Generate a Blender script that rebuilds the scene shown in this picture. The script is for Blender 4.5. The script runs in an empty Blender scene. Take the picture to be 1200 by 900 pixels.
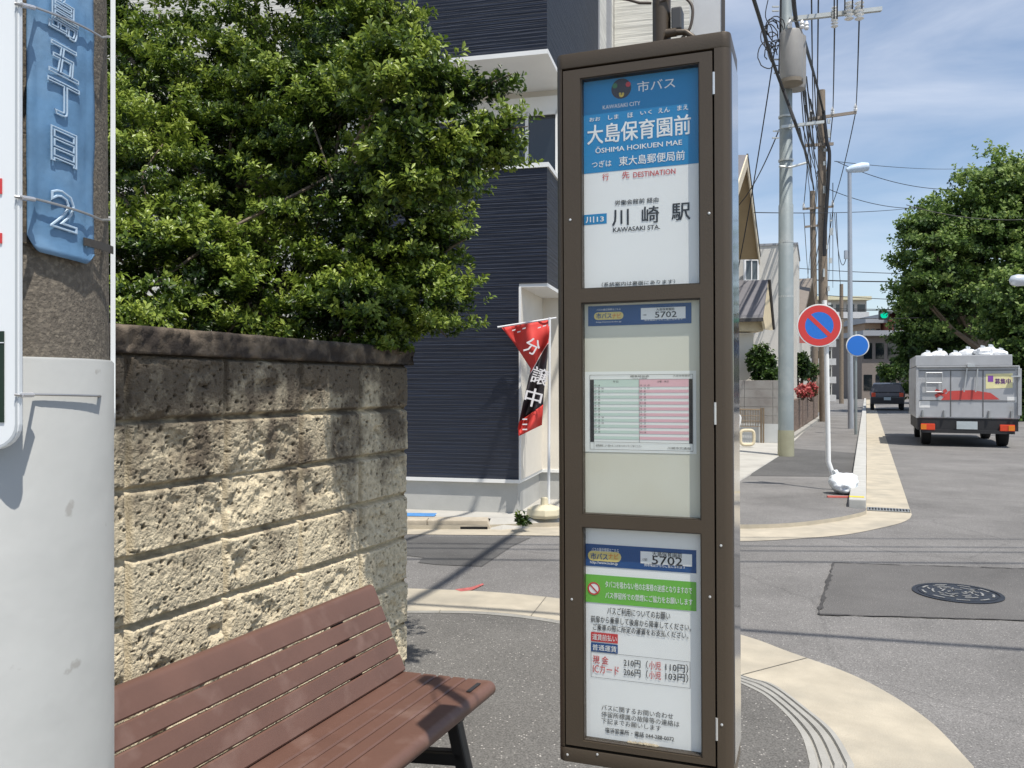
import bpy, bmesh, math, random
import numpy as np
from mathutils import Vector, Matrix

random.seed(7); RNG = np.random.default_rng(11)
scene = bpy.context.scene
COL = scene.collection
R = math.radians

# ------------------------------------------------------------------ camera, sky, sun, exposure
F, CX, HY, H = 975.0, 600.0, 452.0, 1.305        # focal length (px of a 1200 px wide picture), horizon row, eye height
cam_d = bpy.data.cameras.new("camera"); cam = bpy.data.objects.new("camera", cam_d); COL.objects.link(cam)
cam.location = (0, 0, H); cam.rotation_euler = (R(90), 0, 0)
cam_d.sensor_width = 36; cam_d.lens = 36 * F / 1200; cam_d.shift_y = 2 / 1200
cam_d.clip_start = .05; cam_d.clip_end = 2000
scene.camera = cam

EL = R(66); SUNV = Vector((.5 * math.cos(EL), -.866 * math.cos(EL), math.sin(EL))).normalized()
world = bpy.data.worlds.new("World"); scene.world = world; world.use_nodes = True
wn, wl = world.node_tree.nodes, world.node_tree.links
wn.clear()
wo = wn.new('ShaderNodeOutputWorld'); bg = wn.new('ShaderNodeBackground'); sky = wn.new('ShaderNodeTexSky')
sky.sky_type = 'NISHITA'; sky.sun_disc = False; sky.sun_elevation = EL; sky.sun_rotation = math.atan2(.5, -.866)
sky.air_density = 1.0; sky.dust_density = .6; sky.ozone_density = 1.6
tc = wn.new('ShaderNodeTexCoord'); mp = wn.new('ShaderNodeMapping'); mp.inputs['Scale'].default_value = (1.6, 1.1, 5.5)
mp.inputs['Rotation'].default_value = (0, R(-9), R(20))
nz = wn.new('ShaderNodeTexNoise'); nz.inputs['Scale'].default_value = 1.7; nz.inputs['Detail'].default_value = 7; nz.inputs['Roughness'].default_value = .56; nz.inputs['Distortion'].default_value = .5
rp = wn.new('ShaderNodeValToRGB'); rp.color_ramp.elements[0].position = .36; rp.color_ramp.elements[0].color = (0, 0, 0, 1)
rp.color_ramp.elements[1].position = .88; rp.color_ramp.elements[1].color = (.75, .75, .75, 1)
mx = wn.new('ShaderNodeMix'); mx.data_type = 'RGBA'; mx.inputs['B'].default_value = (6.6, 6.9, 7.6, 1)
wl.new(tc.outputs['Generated'], mp.inputs['Vector']); wl.new(mp.outputs[0], nz.inputs['Vector']); wl.new(nz.outputs['Fac'], rp.inputs[0])
wl.new(rp.outputs['Color'], mx.inputs['Factor']); wl.new(sky.outputs[0], mx.inputs['A']); wl.new(mx.outputs['Result'], bg.inputs[0])
wl.new(bg.outputs[0], wo.inputs[0]); bg.inputs[1].default_value = .13

sun_d = bpy.data.lights.new("sun", 'SUN'); sun_d.energy = 4.6; sun_d.angle = R(.5); sun_d.color = (1, .95, .87)
sun = bpy.data.objects.new("sun", sun_d); COL.objects.link(sun); sun.location = (5, -8, 20)
sun.rotation_euler = SUNV.to_track_quat('Z', 'Y').to_euler()
vs = scene.view_settings; vs.view_transform = 'Standard'; vs.look = 'None'; vs.gamma = 1; vs.exposure = .16; vs.use_curve_mapping = False

# ------------------------------------------------------------------ places
D2 = np.array((.3916, .9201, 0.)); N2 = np.array((.9201, -.3916, 0.)); ZZ = np.array((0., 0., 1.))   # along the main street / across it to the right
def V(*a): return np.array(a, float)
def UV(u, v, z=0.): return u * D2 + v * N2 + z * ZZ
def P(px, py, Y): return V((px - CX) / F * Y, Y, H - (py - HY) / F * Y)
def G(px, py, z=0.):
    Y = F * (H - z) / (py - HY); return V((px - CX) / F * Y, Y, z)
HD = V(.9724, -.2333, 0); HB = V(.2333, .9724, 0); H0 = V(-.474, 8.4, 0)     # blue house: along its front, into it
def HP(t, b, z): return H0 + t * HD + b * HB + z * ZZ

# ------------------------------------------------------------------ materials
MATS = {}
def mat(name, base, rough=.6, metal=0., var=.12, scale=6., bump=0., bscale=60., spec=.5, second=None, thr=(.45, .6), sscale=4., stretch=None, emit=None, coat=0.):
    if name in MATS: return MATS[name]
    m = bpy.data.materials.new(name); m.use_nodes = True; nt = m.node_tree; n, l = nt.nodes, nt.links
    b = n['Principled BSDF']; b.inputs['Roughness'].default_value = rough; b.inputs['Metallic'].default_value = metal
    b.inputs['Specular IOR Level'].default_value = spec; b.inputs['Coat Weight'].default_value = coat
    t = n.new('ShaderNodeTexCoord'); vec = t.outputs['Object']
    if stretch:
        q = n.new('ShaderNodeMapping'); q.inputs['Scale'].default_value = stretch; l.new(vec, q.inputs[0]); vec = q.outputs[0]
    a = n.new('ShaderNodeTexNoise'); a.inputs['Scale'].default_value = scale; a.inputs['Detail'].default_value = 6; a.inputs['Roughness'].default_value = .6
    l.new(vec, a.inputs['Vector'])
    mr = n.new('ShaderNodeMapRange'); mr.inputs[1].default_value = .25; mr.inputs[2].default_value = .75
    mr.inputs[3].default_value = 1 - var; mr.inputs[4].default_value = 1 + var; l.new(a.outputs['Fac'], mr.inputs[0])
    mul = n.new('ShaderNodeVectorMath'); mul.operation = 'SCALE'; mul.inputs[0].default_value = base[:3]; l.new(mr.outputs[0], mul.inputs['Scale'])
    out = mul.outputs[0]
    if second:
        s = n.new('ShaderNodeTexNoise'); s.inputs['Scale'].default_value = sscale; s.inputs['Detail'].default_value = 5; l.new(t.outputs['Object'], s.inputs['Vector'])
        k = n.new('ShaderNodeMapRange'); k.inputs[1].default_value = thr[0]; k.inputs[2].default_value = thr[1]; l.new(s.outputs['Fac'], k.inputs[0])
        mm = n.new('ShaderNodeMix'); mm.data_type = 'RGBA'; mm.inputs['B'].default_value = (*second, 1)
        l.new(k.outputs[0], mm.inputs['Factor']); l.new(out, mm.inputs['A']); out = mm.outputs['Result']
    l.new(out, b.inputs['Base Color'])
    if bump:
        c = n.new('ShaderNodeTexNoise'); c.inputs['Scale'].default_value = bscale; c.inputs['Detail'].default_value = 4; l.new(t.outputs['Object'], c.inputs['Vector'])
        bp = n.new('ShaderNodeBump'); bp.inputs['Strength'].default_value = 1; bp.inputs['Distance'].default_value = bump
        l.new(c.outputs['Fac'], bp.inputs['Height']); l.new(bp.outputs[0], b.inputs['Normal'])
    if emit:
        b.inputs['Emission Color'].default_value = (*emit[:3], 1); b.inputs['Emission Strength'].default_value = emit[3]
    MATS[name] = m; return m

def asphalt(name, base, speck, sscale, amount, crack=False):
    m = bpy.data.materials.new(name); m.use_nodes = True; n, l = m.node_tree.nodes, m.node_tree.links
    b = n['Principled BSDF']; b.inputs['Roughness'].default_value = .85; b.inputs['Specular IOR Level'].default_value = .3
    t = n.new('ShaderNodeTexCoord')
    big = n.new('ShaderNodeTexNoise'); big.inputs['Scale'].default_value = .9; big.inputs['Detail'].default_value = 7; big.inputs['Roughness'].default_value = .65
    fine = n.new('ShaderNodeTexNoise'); fine.inputs['Scale'].default_value = sscale * 1.3; fine.inputs['Detail'].default_value = 3
    vor = n.new('ShaderNodeTexVoronoi'); vor.inputs['Scale'].default_value = sscale
    for q in (big, fine, vor): l.new(t.outputs['Object'], q.inputs['Vector'])
    m1 = n.new('ShaderNodeMapRange'); m1.inputs[1].default_value = .3; m1.inputs[2].default_value = .7; m1.inputs[3].default_value = .76; m1.inputs[4].default_value = 1.2; l.new(big.outputs['Fac'], m1.inputs[0])
    m2 = n.new('ShaderNodeMapRange'); m2.inputs[1].default_value = .3; m2.inputs[2].default_value = .7; m2.inputs[3].default_value = .6; m2.inputs[4].default_value = 1.4; l.new(fine.outputs['Fac'], m2.inputs[0])
    mm = n.new('ShaderNodeMath'); mm.operation = 'MULTIPLY'; l.new(m1.outputs[0], mm.inputs[0]); l.new(m2.outputs[0], mm.inputs[1])
    sc = n.new('ShaderNodeVectorMath'); sc.operation = 'SCALE'; sc.inputs[0].default_value = base; l.new(mm.outputs[0], sc.inputs['Scale'])
    st = n.new('ShaderNodeTexNoise'); st.inputs['Scale'].default_value = .35; st.inputs['Detail'].default_value = 9; st.inputs['Roughness'].default_value = .7; st.inputs['Distortion'].default_value = 1.2; l.new(t.outputs['Object'], st.inputs['Vector'])
    ms = n.new('ShaderNodeMapRange'); ms.inputs[1].default_value = .55; ms.inputs[2].default_value = .72; ms.inputs[3].default_value = 1; ms.inputs[4].default_value = .74; l.new(st.outputs['Fac'], ms.inputs[0])
    cw = n.new('ShaderNodeVectorMath'); cw.operation = 'MULTIPLY_ADD'; cw.inputs[1].default_value = (.5, .5, 0); l.new(st.outputs['Color'], cw.inputs[0]); l.new(t.outputs['Object'], cw.inputs[2])
    cv = n.new('ShaderNodeTexVoronoi'); cv.feature = 'DISTANCE_TO_EDGE'; cv.inputs['Scale'].default_value = .42; l.new(cw.outputs[0], cv.inputs['Vector'])
    ck = n.new('ShaderNodeMapRange'); ck.inputs[1].default_value = .0015; ck.inputs[2].default_value = .006; ck.inputs[3].default_value = 0.86 if crack else 1; ck.inputs[4].default_value = 1; l.new(cv.outputs['Distance'], ck.inputs[0])
    m3 = n.new('ShaderNodeMath'); m3.operation = 'MULTIPLY'; l.new(ms.outputs[0], m3.inputs[0]); l.new(ck.outputs[0], m3.inputs[1])
    m4 = n.new('ShaderNodeMath'); m4.operation = 'MULTIPLY'; l.new(mm.outputs[0], m4.inputs[0]); l.new(m3.outputs[0], m4.inputs[1]); l.new(m4.outputs[0], sc.inputs['Scale'])
    # pale stones: some voronoi cells
    sep = n.new('ShaderNodeSeparateColor'); l.new(vor.outputs['Color'], sep.inputs[0])
    th = n.new('ShaderNodeMapRange'); th.inputs[1].default_value = 1 - amount; th.inputs[2].default_value = 1 - amount * .3; l.new(sep.outputs[0], th.inputs[0])
    ds = n.new('ShaderNodeMapRange'); ds.inputs[1].default_value = .5; ds.inputs[2].default_value = .2; l.new(vor.outputs['Distance'], ds.inputs[0])
    pr = n.new('ShaderNodeMath'); pr.operation = 'MULTIPLY'; l.new(th.outputs[0], pr.inputs[0]); l.new(ds.outputs[0], pr.inputs[1])
    mx = n.new('ShaderNodeMix'); mx.data_type = 'RGBA'; mx.inputs['B'].default_value = (*speck, 1); l.new(pr.outputs[0], mx.inputs['Factor']); l.new(sc.outputs[0], mx.inputs['A'])
    out = mx.outputs['Result']
    l.new(out, b.inputs['Base Color'])
    bp = n.new('ShaderNodeBump'); bp.inputs['Distance'].default_value = .0022; bp.inputs['Strength'].default_value = .8
    l.new(fine.outputs['Fac'], bp.inputs['Height']); l.new(bp.outputs[0], b.inputs['Normal'])
    MATS[name] = m; return m

def siding(name, base, period, dist, rough=.5):
    m = bpy.data.materials.new(name); m.use_nodes = True; n, l = m.node_tree.nodes, m.node_tree.links
    b = n['Principled BSDF']; b.inputs['Roughness'].default_value = rough
    t = n.new('ShaderNodeTexCoord')
    mp = n.new('ShaderNodeMapping'); mp.inputs['Scale'].default_value = (1.2, 1.2, 2.2 / period); l.new(t.outputs['Object'], mp.inputs[0])
    a = n.new('ShaderNodeTexNoise'); a.inputs['Scale'].default_value = 1; a.inputs['Detail'].default_value = 3; l.new(mp.outputs[0], a.inputs['Vector'])
    w = n.new('ShaderNodeTexWave'); w.wave_type = 'BANDS'; w.bands_direction = 'Z'; w.wave_profile = 'SAW'; w.inputs['Scale'].default_value = .3142 / period
    w.inputs['Distortion'].default_value = 0; l.new(t.outputs['Object'], w.inputs['Vector'])
    ad = n.new('ShaderNodeMath'); ad.operation = 'MULTIPLY_ADD'; ad.inputs[1].default_value = .9; l.new(a.outputs['Fac'], ad.inputs[0]); l.new(w.outputs['Fac'], ad.inputs[2])
    bp = n.new('ShaderNodeBump'); bp.inputs['Distance'].default_value = dist; l.new(ad.outputs[0], bp.inputs['Height']); l.new(bp.outputs[0], b.inputs['Normal'])
    mr = n.new('ShaderNodeMapRange'); mr.inputs[1].default_value = .3; mr.inputs[2].default_value = .7; mr.inputs[3].default_value = .75; mr.inputs[4].default_value = 1.3; l.new(a.outputs['Fac'], mr.inputs[0])
    sc = n.new('ShaderNodeVectorMath'); sc.operation = 'SCALE'; sc.inputs[0].default_value = base; l.new(mr.outputs[0], sc.inputs['Scale']); l.new(sc.outputs[0], b.inputs['Base Color'])
    MATS[name] = m; return m

def stone(name, seed_dark=.9):
    """split-face block: tan stone, dark weathering towards the coping"""
    m = bpy.data.materials.new(name); m.use_nodes = True; n, l = m.node_tree.nodes, m.node_tree.links
    b = n['Principled BSDF']; b.inputs['Roughness'].default_value = .92; b.inputs['Specular IOR Level'].default_value = .2
    t = n.new('ShaderNodeTexCoord'); sx = n.new('ShaderNodeSeparateXYZ'); l.new(t.outputs['Object'], sx.inputs[0])
    a = n.new('ShaderNodeTexNoise'); a.inputs['Scale'].default_value = 4.5; a.inputs['Detail'].default_value = 10; a.inputs['Roughness'].default_value = .68
    f = n.new('ShaderNodeTexNoise'); f.inputs['Scale'].default_value = 45; f.inputs['Detail'].default_value = 5
    st = n.new('ShaderNodeMapping'); st.inputs['Scale'].default_value = (14, 14, 1.6); l.new(t.outputs['Object'], st.inputs[0])
    sn = n.new('ShaderNodeTexNoise'); sn.inputs['Scale'].default_value = 1; sn.inputs['Detail'].default_value = 4; l.new(st.outputs[0], sn.inputs['Vector'])
    for q in (a, f): l.new(t.outputs['Object'], q.inputs['Vector'])
    # height + noise -> weathering amount
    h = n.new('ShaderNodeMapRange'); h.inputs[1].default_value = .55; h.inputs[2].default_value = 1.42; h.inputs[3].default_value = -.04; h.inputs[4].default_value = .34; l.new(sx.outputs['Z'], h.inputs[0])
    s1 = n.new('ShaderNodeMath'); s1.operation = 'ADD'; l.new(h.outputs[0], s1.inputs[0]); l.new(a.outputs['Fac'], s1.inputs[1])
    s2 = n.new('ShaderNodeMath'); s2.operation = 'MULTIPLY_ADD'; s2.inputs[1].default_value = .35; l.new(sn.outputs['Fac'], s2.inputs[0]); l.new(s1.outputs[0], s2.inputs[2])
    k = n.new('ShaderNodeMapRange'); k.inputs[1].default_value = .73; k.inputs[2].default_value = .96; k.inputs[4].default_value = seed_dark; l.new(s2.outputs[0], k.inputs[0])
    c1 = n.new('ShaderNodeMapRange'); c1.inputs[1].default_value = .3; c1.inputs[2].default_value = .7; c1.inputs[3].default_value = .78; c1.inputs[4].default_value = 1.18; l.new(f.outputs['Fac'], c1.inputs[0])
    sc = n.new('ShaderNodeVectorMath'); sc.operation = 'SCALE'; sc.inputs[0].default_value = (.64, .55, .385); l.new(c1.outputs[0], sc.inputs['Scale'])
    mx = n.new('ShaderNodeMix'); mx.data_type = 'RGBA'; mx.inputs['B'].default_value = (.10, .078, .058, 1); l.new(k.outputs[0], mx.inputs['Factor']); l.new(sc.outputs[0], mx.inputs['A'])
    pa_ = n.new('ShaderNodeAttribute'); pa_.attribute_name = 'pit'; px_ = n.new('ShaderNodeMix'); px_.data_type = 'RGBA'; px_.inputs['B'].default_value = (.06, .046, .034, 1)   # pores coloured darker than the block face
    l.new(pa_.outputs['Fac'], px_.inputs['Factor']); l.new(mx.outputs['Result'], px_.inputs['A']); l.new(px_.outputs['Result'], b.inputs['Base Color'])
    bp = n.new('ShaderNodeBump'); bp.inputs['Distance'].default_value = .006; f2 = n.new('ShaderNodeTexNoise'); f2.inputs['Scale'].default_value = 160; f2.inputs['Detail'].default_value = 4; l.new(t.outputs['Object'], f2.inputs['Vector'])
    l.new(f2.outputs['Fac'], bp.inputs['Height']); l.new(bp.outputs[0], b.inputs['Normal'])
    MATS[name] = m; return m

def pane(name, tint=(.985, .99, .985), refl=.9, dark=False):
    """clear pane: light passes straight through, the surface mirrors at grazing angles"""
    m = bpy.data.materials.new(name); m.use_nodes = True; n, l = m.node_tree.nodes, m.node_tree.links; n.clear()
    o = n.new('ShaderNodeOutputMaterial'); t = n.new('ShaderNodeBsdfTransparent'); t.inputs[0].default_value = (*tint, 1)
    g = n.new('ShaderNodeBsdfGlossy'); g.inputs['Roughness'].default_value = .03; g.inputs[0].default_value = (refl, refl, refl, 1)
    lw = n.new('ShaderNodeLayerWeight'); lw.inputs[0].default_value = .5; pw = n.new('ShaderNodeMath'); pw.operation = 'POWER'; pw.inputs[1].default_value = 5
    l.new(lw.outputs['Facing'], pw.inputs[0]); fr = n.new('ShaderNodeMath'); fr.operation = 'MULTIPLY_ADD'; fr.inputs[1].default_value = .75; fr.inputs[2].default_value = .022; l.new(pw.outputs[0], fr.inputs[0]); ms = n.new('ShaderNodeMixShader')
    l.new(fr.outputs[0], ms.inputs[0]); l.new(t.outputs[0], ms.inputs[1]); l.new(g.outputs[0], ms.inputs[2]); l.new(ms.outputs[0], o.inputs[0])
    MATS[name] = m; return m

def leafmat(name, cols, trans=.35, rough=.38, hue=None):
    m = bpy.data.materials.new(name); m.use_nodes = True; n, l = m.node_tree.nodes, m.node_tree.links
    b = n['Principled BSDF']; b.inputs['Roughness'].default_value = rough; b.inputs['Specular IOR Level'].default_value = .45
    at = n.new('ShaderNodeAttribute'); at.attribute_name = 'tint'
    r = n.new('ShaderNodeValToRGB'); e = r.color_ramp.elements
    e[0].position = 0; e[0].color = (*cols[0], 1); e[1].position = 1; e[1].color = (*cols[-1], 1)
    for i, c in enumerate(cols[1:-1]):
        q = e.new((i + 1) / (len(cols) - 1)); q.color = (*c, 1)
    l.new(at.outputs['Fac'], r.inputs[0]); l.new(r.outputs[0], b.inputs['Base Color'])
    tr = n.new('ShaderNodeBsdfTranslucent'); l.new(r.outputs[0], tr.inputs[0]); ms = n.new('ShaderNodeMixShader'); ms.inputs[0].default_value = trans
    o = n['Material Output']; l.new(b.outputs[0], ms.inputs[1]); l.new(tr.outputs[0], ms.inputs[2]); l.new(ms.outputs[0], o.inputs[0])
    MATS[name] = m; return m

# ------------------------------------------------------------------ mesh helpers
def norm(v):
    v = np.asarray(v, float); return v / (np.linalg.norm(v) + 1e-12)
class MB:
    def __init__(s): s.v = []; s.f = []
    def add(s, vs_, fs):
        k = len(s.v); s.v += [tuple(map(float, p)) for p in vs_]; s.f += [tuple(k + i for i in f) for f in fs]; return s
    def obox(s, o, a, b, c):
        o, a, b, c = (np.asarray(q, float) for q in (o, a, b, c))
        if np.dot(np.cross(a, b), c) < 0: a, b = b, a
        return s.add([o, o + a, o + a + b, o + b, o + c, o + a + c, o + a + b + c, o + b + c],
                     [(0, 3, 2, 1), (4, 5, 6, 7), (0, 1, 5, 4), (1, 2, 6, 5), (2, 3, 7, 6), (3, 0, 4, 7)])
    def cbox(s, c, ax, sx, ay, sy, az, sz):
        a, b, d = norm(ax) * sx, norm(ay) * sy, norm(az) * sz
        return s.obox(np.asarray(c, float) - (a + b + d) / 2, a, b, d)
    def tube(s, pts, r, n=8, cap=True):
        pts = [np.asarray(p, float) for p in pts]; m = len(pts)
        rs = [r] * m if np.isscalar(r) else list(r)
        t0 = norm(pts[1] - pts[0]); ref = V(0, 0, 1) if abs(t0[2]) < .9 else V(1, 0, 0)
        x = norm(np.cross(t0, ref)); vs_ = []
        for i in range(m):
            t = norm(pts[min(i + 1, m - 1)] - pts[max(i - 1, 0)])
            x = norm(x - np.dot(x, t) * t); y = np.cross(t, x)
            for k in range(n):
                a = 2 * math.pi * k / n; vs_.append(pts[i] + rs[i] * (math.cos(a) * x + math.sin(a) * y))
        fs = [(i * n + k, i * n + (k + 1) % n, (i + 1) * n + (k + 1) % n, (i + 1) * n + k) for i in range(m - 1) for k in range(n)]
        if cap: fs += [tuple(range(n - 1, -1, -1)), tuple((m - 1) * n + k for k in range(n))]
        return s.add(vs_, fs)
    def prism(s, poly, vec):
        poly = [np.asarray(p, float) for p in poly]; n = len(poly); vec = np.asarray(vec, float)
        nn = sum(np.cross(poly[i] - poly[0], poly[(i + 1) % n] - poly[0]) for i in range(n))
        if np.dot(nn, vec) < 0: poly = poly[::-1]
        return s.add(poly + [p + vec for p in poly], [tuple(range(n - 1, -1, -1)), tuple(range(n, 2 * n))] + [(i, (i + 1) % n, n + (i + 1) % n, n + i) for i in range(n)])
    def poly(s, pts):
        return s.add(pts, [tuple(range(len(pts)))])
    def lathe(s, c, prof, n=24, axis=None, x=None):
        c = np.asarray(c, float); ax = norm(axis if axis is not None else (0, 0, 1))
        ref = V(1, 0, 0) if abs(ax[0]) < .9 else V(0, 1, 0); xx = norm(np.cross(ax, ref)); yy = np.cross(ax, xx)
        vs_ = [c + h * ax + r * (math.cos(2 * math.pi * k / n) * xx + math.sin(2 * math.pi * k / n) * yy) for r, h in prof for k in range(n)]
        m = len(prof); fs = [(i * n + k, i * n + (k + 1) % n, (i + 1) * n + (k + 1) % n, (i + 1) * n + k) for i in range(m - 1) for k in range(n)]
        fs += [tuple(range(n - 1, -1, -1)), tuple((m - 1) * n + k for k in range(n))]
        return s.add(vs_, fs)
    def strip(s, A, B):
        n = len(A); return s.add(list(A) + list(B), [(i, i + 1, n + i + 1, n + i) for i in range(n - 1)])
    def ball(s, c, rx, ry=None, rz=None, n=10, m=7, jit=0):
        ry = rx if ry is None else ry; rz = rx if rz is None else rz; vs_ = []
        for i in range(m + 1):
            th = math.pi * i / m
            for k in range(n):
                a = 2 * math.pi * k / n; q = 1 + (random.uniform(-jit, jit) if jit else 0)
                vs_.append((c[0] + q * rx * math.sin(th) * math.cos(a), c[1] + q * ry * math.sin(th) * math.sin(a), c[2] + q * rz * math.cos(th)))
        return s.add(vs_, [(i * n + k, (i + 1) * n + k, (i + 1) * n + (k + 1) % n, i * n + (k + 1) % n) for i in range(m) for k in range(n)])
    def build(s, name, m, parent=None, bevel=0., smooth=False, seg=2):
        v = np.array(s.v, float).reshape(-1, 3)
        if parent is not None: v = v - np.array(parent['_o'])
        me = bpy.data.meshes.new(name); me.from_pydata([tuple(p) for p in v], [], s.f); me.update()
        bm = bmesh.new(); bm.from_mesh(me)
        bmesh.ops.remove_doubles(bm, verts=bm.verts, dist=1e-5)
        if bevel:
            es = [e for e in bm.edges if len(e.link_faces) == 2 and e.calc_face_angle(0) > .5]
            bmesh.ops.bevel(bm, geom=es, offset=bevel, segments=seg, affect='EDGES', profile=.6, clamp_overlap=True)
        bm.normal_update(); bm.to_mesh(me); bm.free()
        if smooth:
            me.polygons.foreach_set('use_smooth', [True] * len(me.polygons))
            try: me.set_sharp_from_angle(angle=R(40))
            except Exception: pass
        if m is not None: me.materials.append(m)
        o = bpy.data.objects.new(name, me); COL.objects.link(o)
        if parent is not None: o.parent = parent; o['_o'] = list(parent['_o'])
        else: o['_o'] = [0, 0, 0]
        return o
class TG(MB):                     # each added piece becomes an object of its own
    def __init__(s): s.p = []
    def add(s, vs_, fs): s.p.append((vs_, fs)); return s
    def build(s, name, m, parent=None, **k):
        o = None
        for v, f in s.p: o = MB().add(v, f).build(name, m, parent, **k)
        return o
def tag(o, label, cat, group=None, kind=None):
    if label: o['label'] = label
    if cat: o['category'] = cat
    if group: o['group'] = group
    if kind: o['kind'] = kind
    return o
def thing(name, loc, label, cat, group=None):
    o = bpy.data.objects.new(name, None); COL.objects.link(o); o.location = tuple(loc); o['_o'] = [float(q) for q in loc]
    o.empty_display_size = .2
    return tag(o, label, cat, group)
def struct(o): o['kind'] = 'structure'; return o
def resample(pts, n):
    pts = np.array(pts, float); d = np.r_[0, np.cumsum(np.linalg.norm(np.diff(pts, axis=0), axis=1))]
    # smooth through the points (Catmull-Rom), then even spacing
    out = []
    for i in range(len(pts) - 1):
        p0, p1, p2, p3 = pts[max(i - 1, 0)], pts[i], pts[i + 1], pts[min(i + 2, len(pts) - 1)]
        for t in np.linspace(0, 1, 12, endpoint=False):
            out.append(.5 * (2 * p1 + (p2 - p0) * t + (2 * p0 - 5 * p1 + 4 * p2 - p3) * t * t + (3 * p1 - p0 - 3 * p2 + p3) * t ** 3))
    out.append(pts[-1]); out = np.array(out); d = np.r_[0, np.cumsum(np.linalg.norm(np.diff(out, axis=0), axis=1))]
    s = np.linspace(0, d[-1], n); return np.stack([np.interp(s, d, out[:, k]) for k in range(3)], 1)
# text -> flat glyph mesh (built-in font)
_tc = bpy.data.curves.new('lettering_source', 'FONT'); _to = bpy.data.objects.new('lettering_source', _tc)
def glyphs(txt, bold=0., res=3, outline=0.):
    _tc.body = txt; _tc.resolution_u = res
    _tc.fill_mode = 'NONE' if outline else 'FRONT'; _tc.bevel_depth = outline; _tc.bevel_resolution = 1
    me = _to.to_mesh(); v = np.array([tuple(q.co) for q in me.vertices]).reshape(-1, 3); f = [tuple(p.vertices) for p in me.polygons]; _to.to_mesh_clear()
    if bold:          # heavier weight: the strokes laid down again a little to each side
        vs_, fs = [], []
        for k, (a, b) in enumerate(((0, 0), (-1, -.6), (1, -.6), (-1, .6), (1, .6))):
            vs_.append(v + np.array((a * bold * .6, b * bold * .6, .01 * k))); fs += [tuple(i + k * len(v) for i in q) for q in f]
        return np.concatenate(vs_), fs
    return v, f
def vhash(ix, iy, s):
    h = (ix.astype(np.int64) * 374761393 + iy.astype(np.int64) * 668265263 + s * 144665) & 0x7fffffff
    h = ((h ^ (h >> 13)) * 1274126177) & 0x7fffffff
    return ((h ^ (h >> 16)) & 0xffff) / 65535.
def vnoise(x, y, s=0):
    ix, iy = np.floor(x), np.floor(y); fx, fy = x - ix, y - iy; fx = fx * fx * (3 - 2 * fx); fy = fy * fy * (3 - 2 * fy)
    a, b, c, d = vhash(ix, iy, s), vhash(ix + 1, iy, s), vhash(ix, iy + 1, s), vhash(ix + 1, iy + 1, s)
    return (a * (1 - fx) + b * fx) * (1 - fy) + (c * (1 - fx) + d * fx) * fy
def fbm(x, y, s=0, o=4):
    t = 0; a = .5
    for i in range(o): t = t + a * vnoise(x * 2 ** i, y * 2 ** i, s + i); a *= .55
    return t
def pits(x, y, cell, s, prob, rmin, rmax):
    """depth 0..1 of randomly spread round holes"""
    ix, iy = np.floor(x / cell), np.floor(y / cell); out = np.zeros_like(x)
    for dx in (-1, 0, 1):
        for dy in (-1, 0, 1):
            cx, cy = ix + dx, iy + dy
            px, py = (cx + vhash(cx, cy, s)) * cell, (cy + vhash(cx, cy, s + 1)) * cell
            r = rmin + (rmax - rmin) * vhash(cx, cy, s + 2) ** 2; on = vhash(cx, cy, s + 3) < prob
            asp = .6 + .8 * vhash(cx, cy, s + 4)
            q = 1 - np.sqrt(((x - px) * asp) ** 2 + ((y - py) / asp) ** 2) / r
            out = np.maximum(out, np.where(on, np.clip(q * 2.2, 0, 1), 0))
    return out
def grid_mesh(Pnts, name, m, parent, smooth=True):
    """Pnts: array rows x cols x 3"""
    r, c, _ = Pnts.shape; v = Pnts.reshape(-1, 3) - np.array(parent['_o'] if parent is not None else (0, 0, 0))
    idx = np.arange(r * c).reshape(r, c); q = np.stack([idx[:-1, :-1], idx[:-1, 1:], idx[1:, 1:], idx[1:, :-1]], -1).reshape(-1, 4)
    me = bpy.data.meshes.new(name); me.vertices.add(len(v)); me.vertices.foreach_set('co', v.astype(np.float32).ravel())
    me.loops.add(q.size); me.loops.foreach_set('vertex_index', q.astype(np.int32).ravel()); me.polygons.add(len(q))
    me.polygons.foreach_set('loop_start', np.arange(0, q.size, 4, dtype=np.int32)); me.polygons.foreach_set('loop_total', np.full(len(q), 4, np.int32))
    me.update(calc_edges=True); me.validate()
    if smooth: me.polygons.foreach_set('use_smooth', np.ones(len(q), bool))
    me.materials.append(m); o = bpy.data.objects.new(name, me); COL.objects.link(o)
    if parent is not None: o.parent = parent; o['_o'] = list(parent['_o'])
    else: o['_o'] = [0, 0, 0]
    return o
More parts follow.
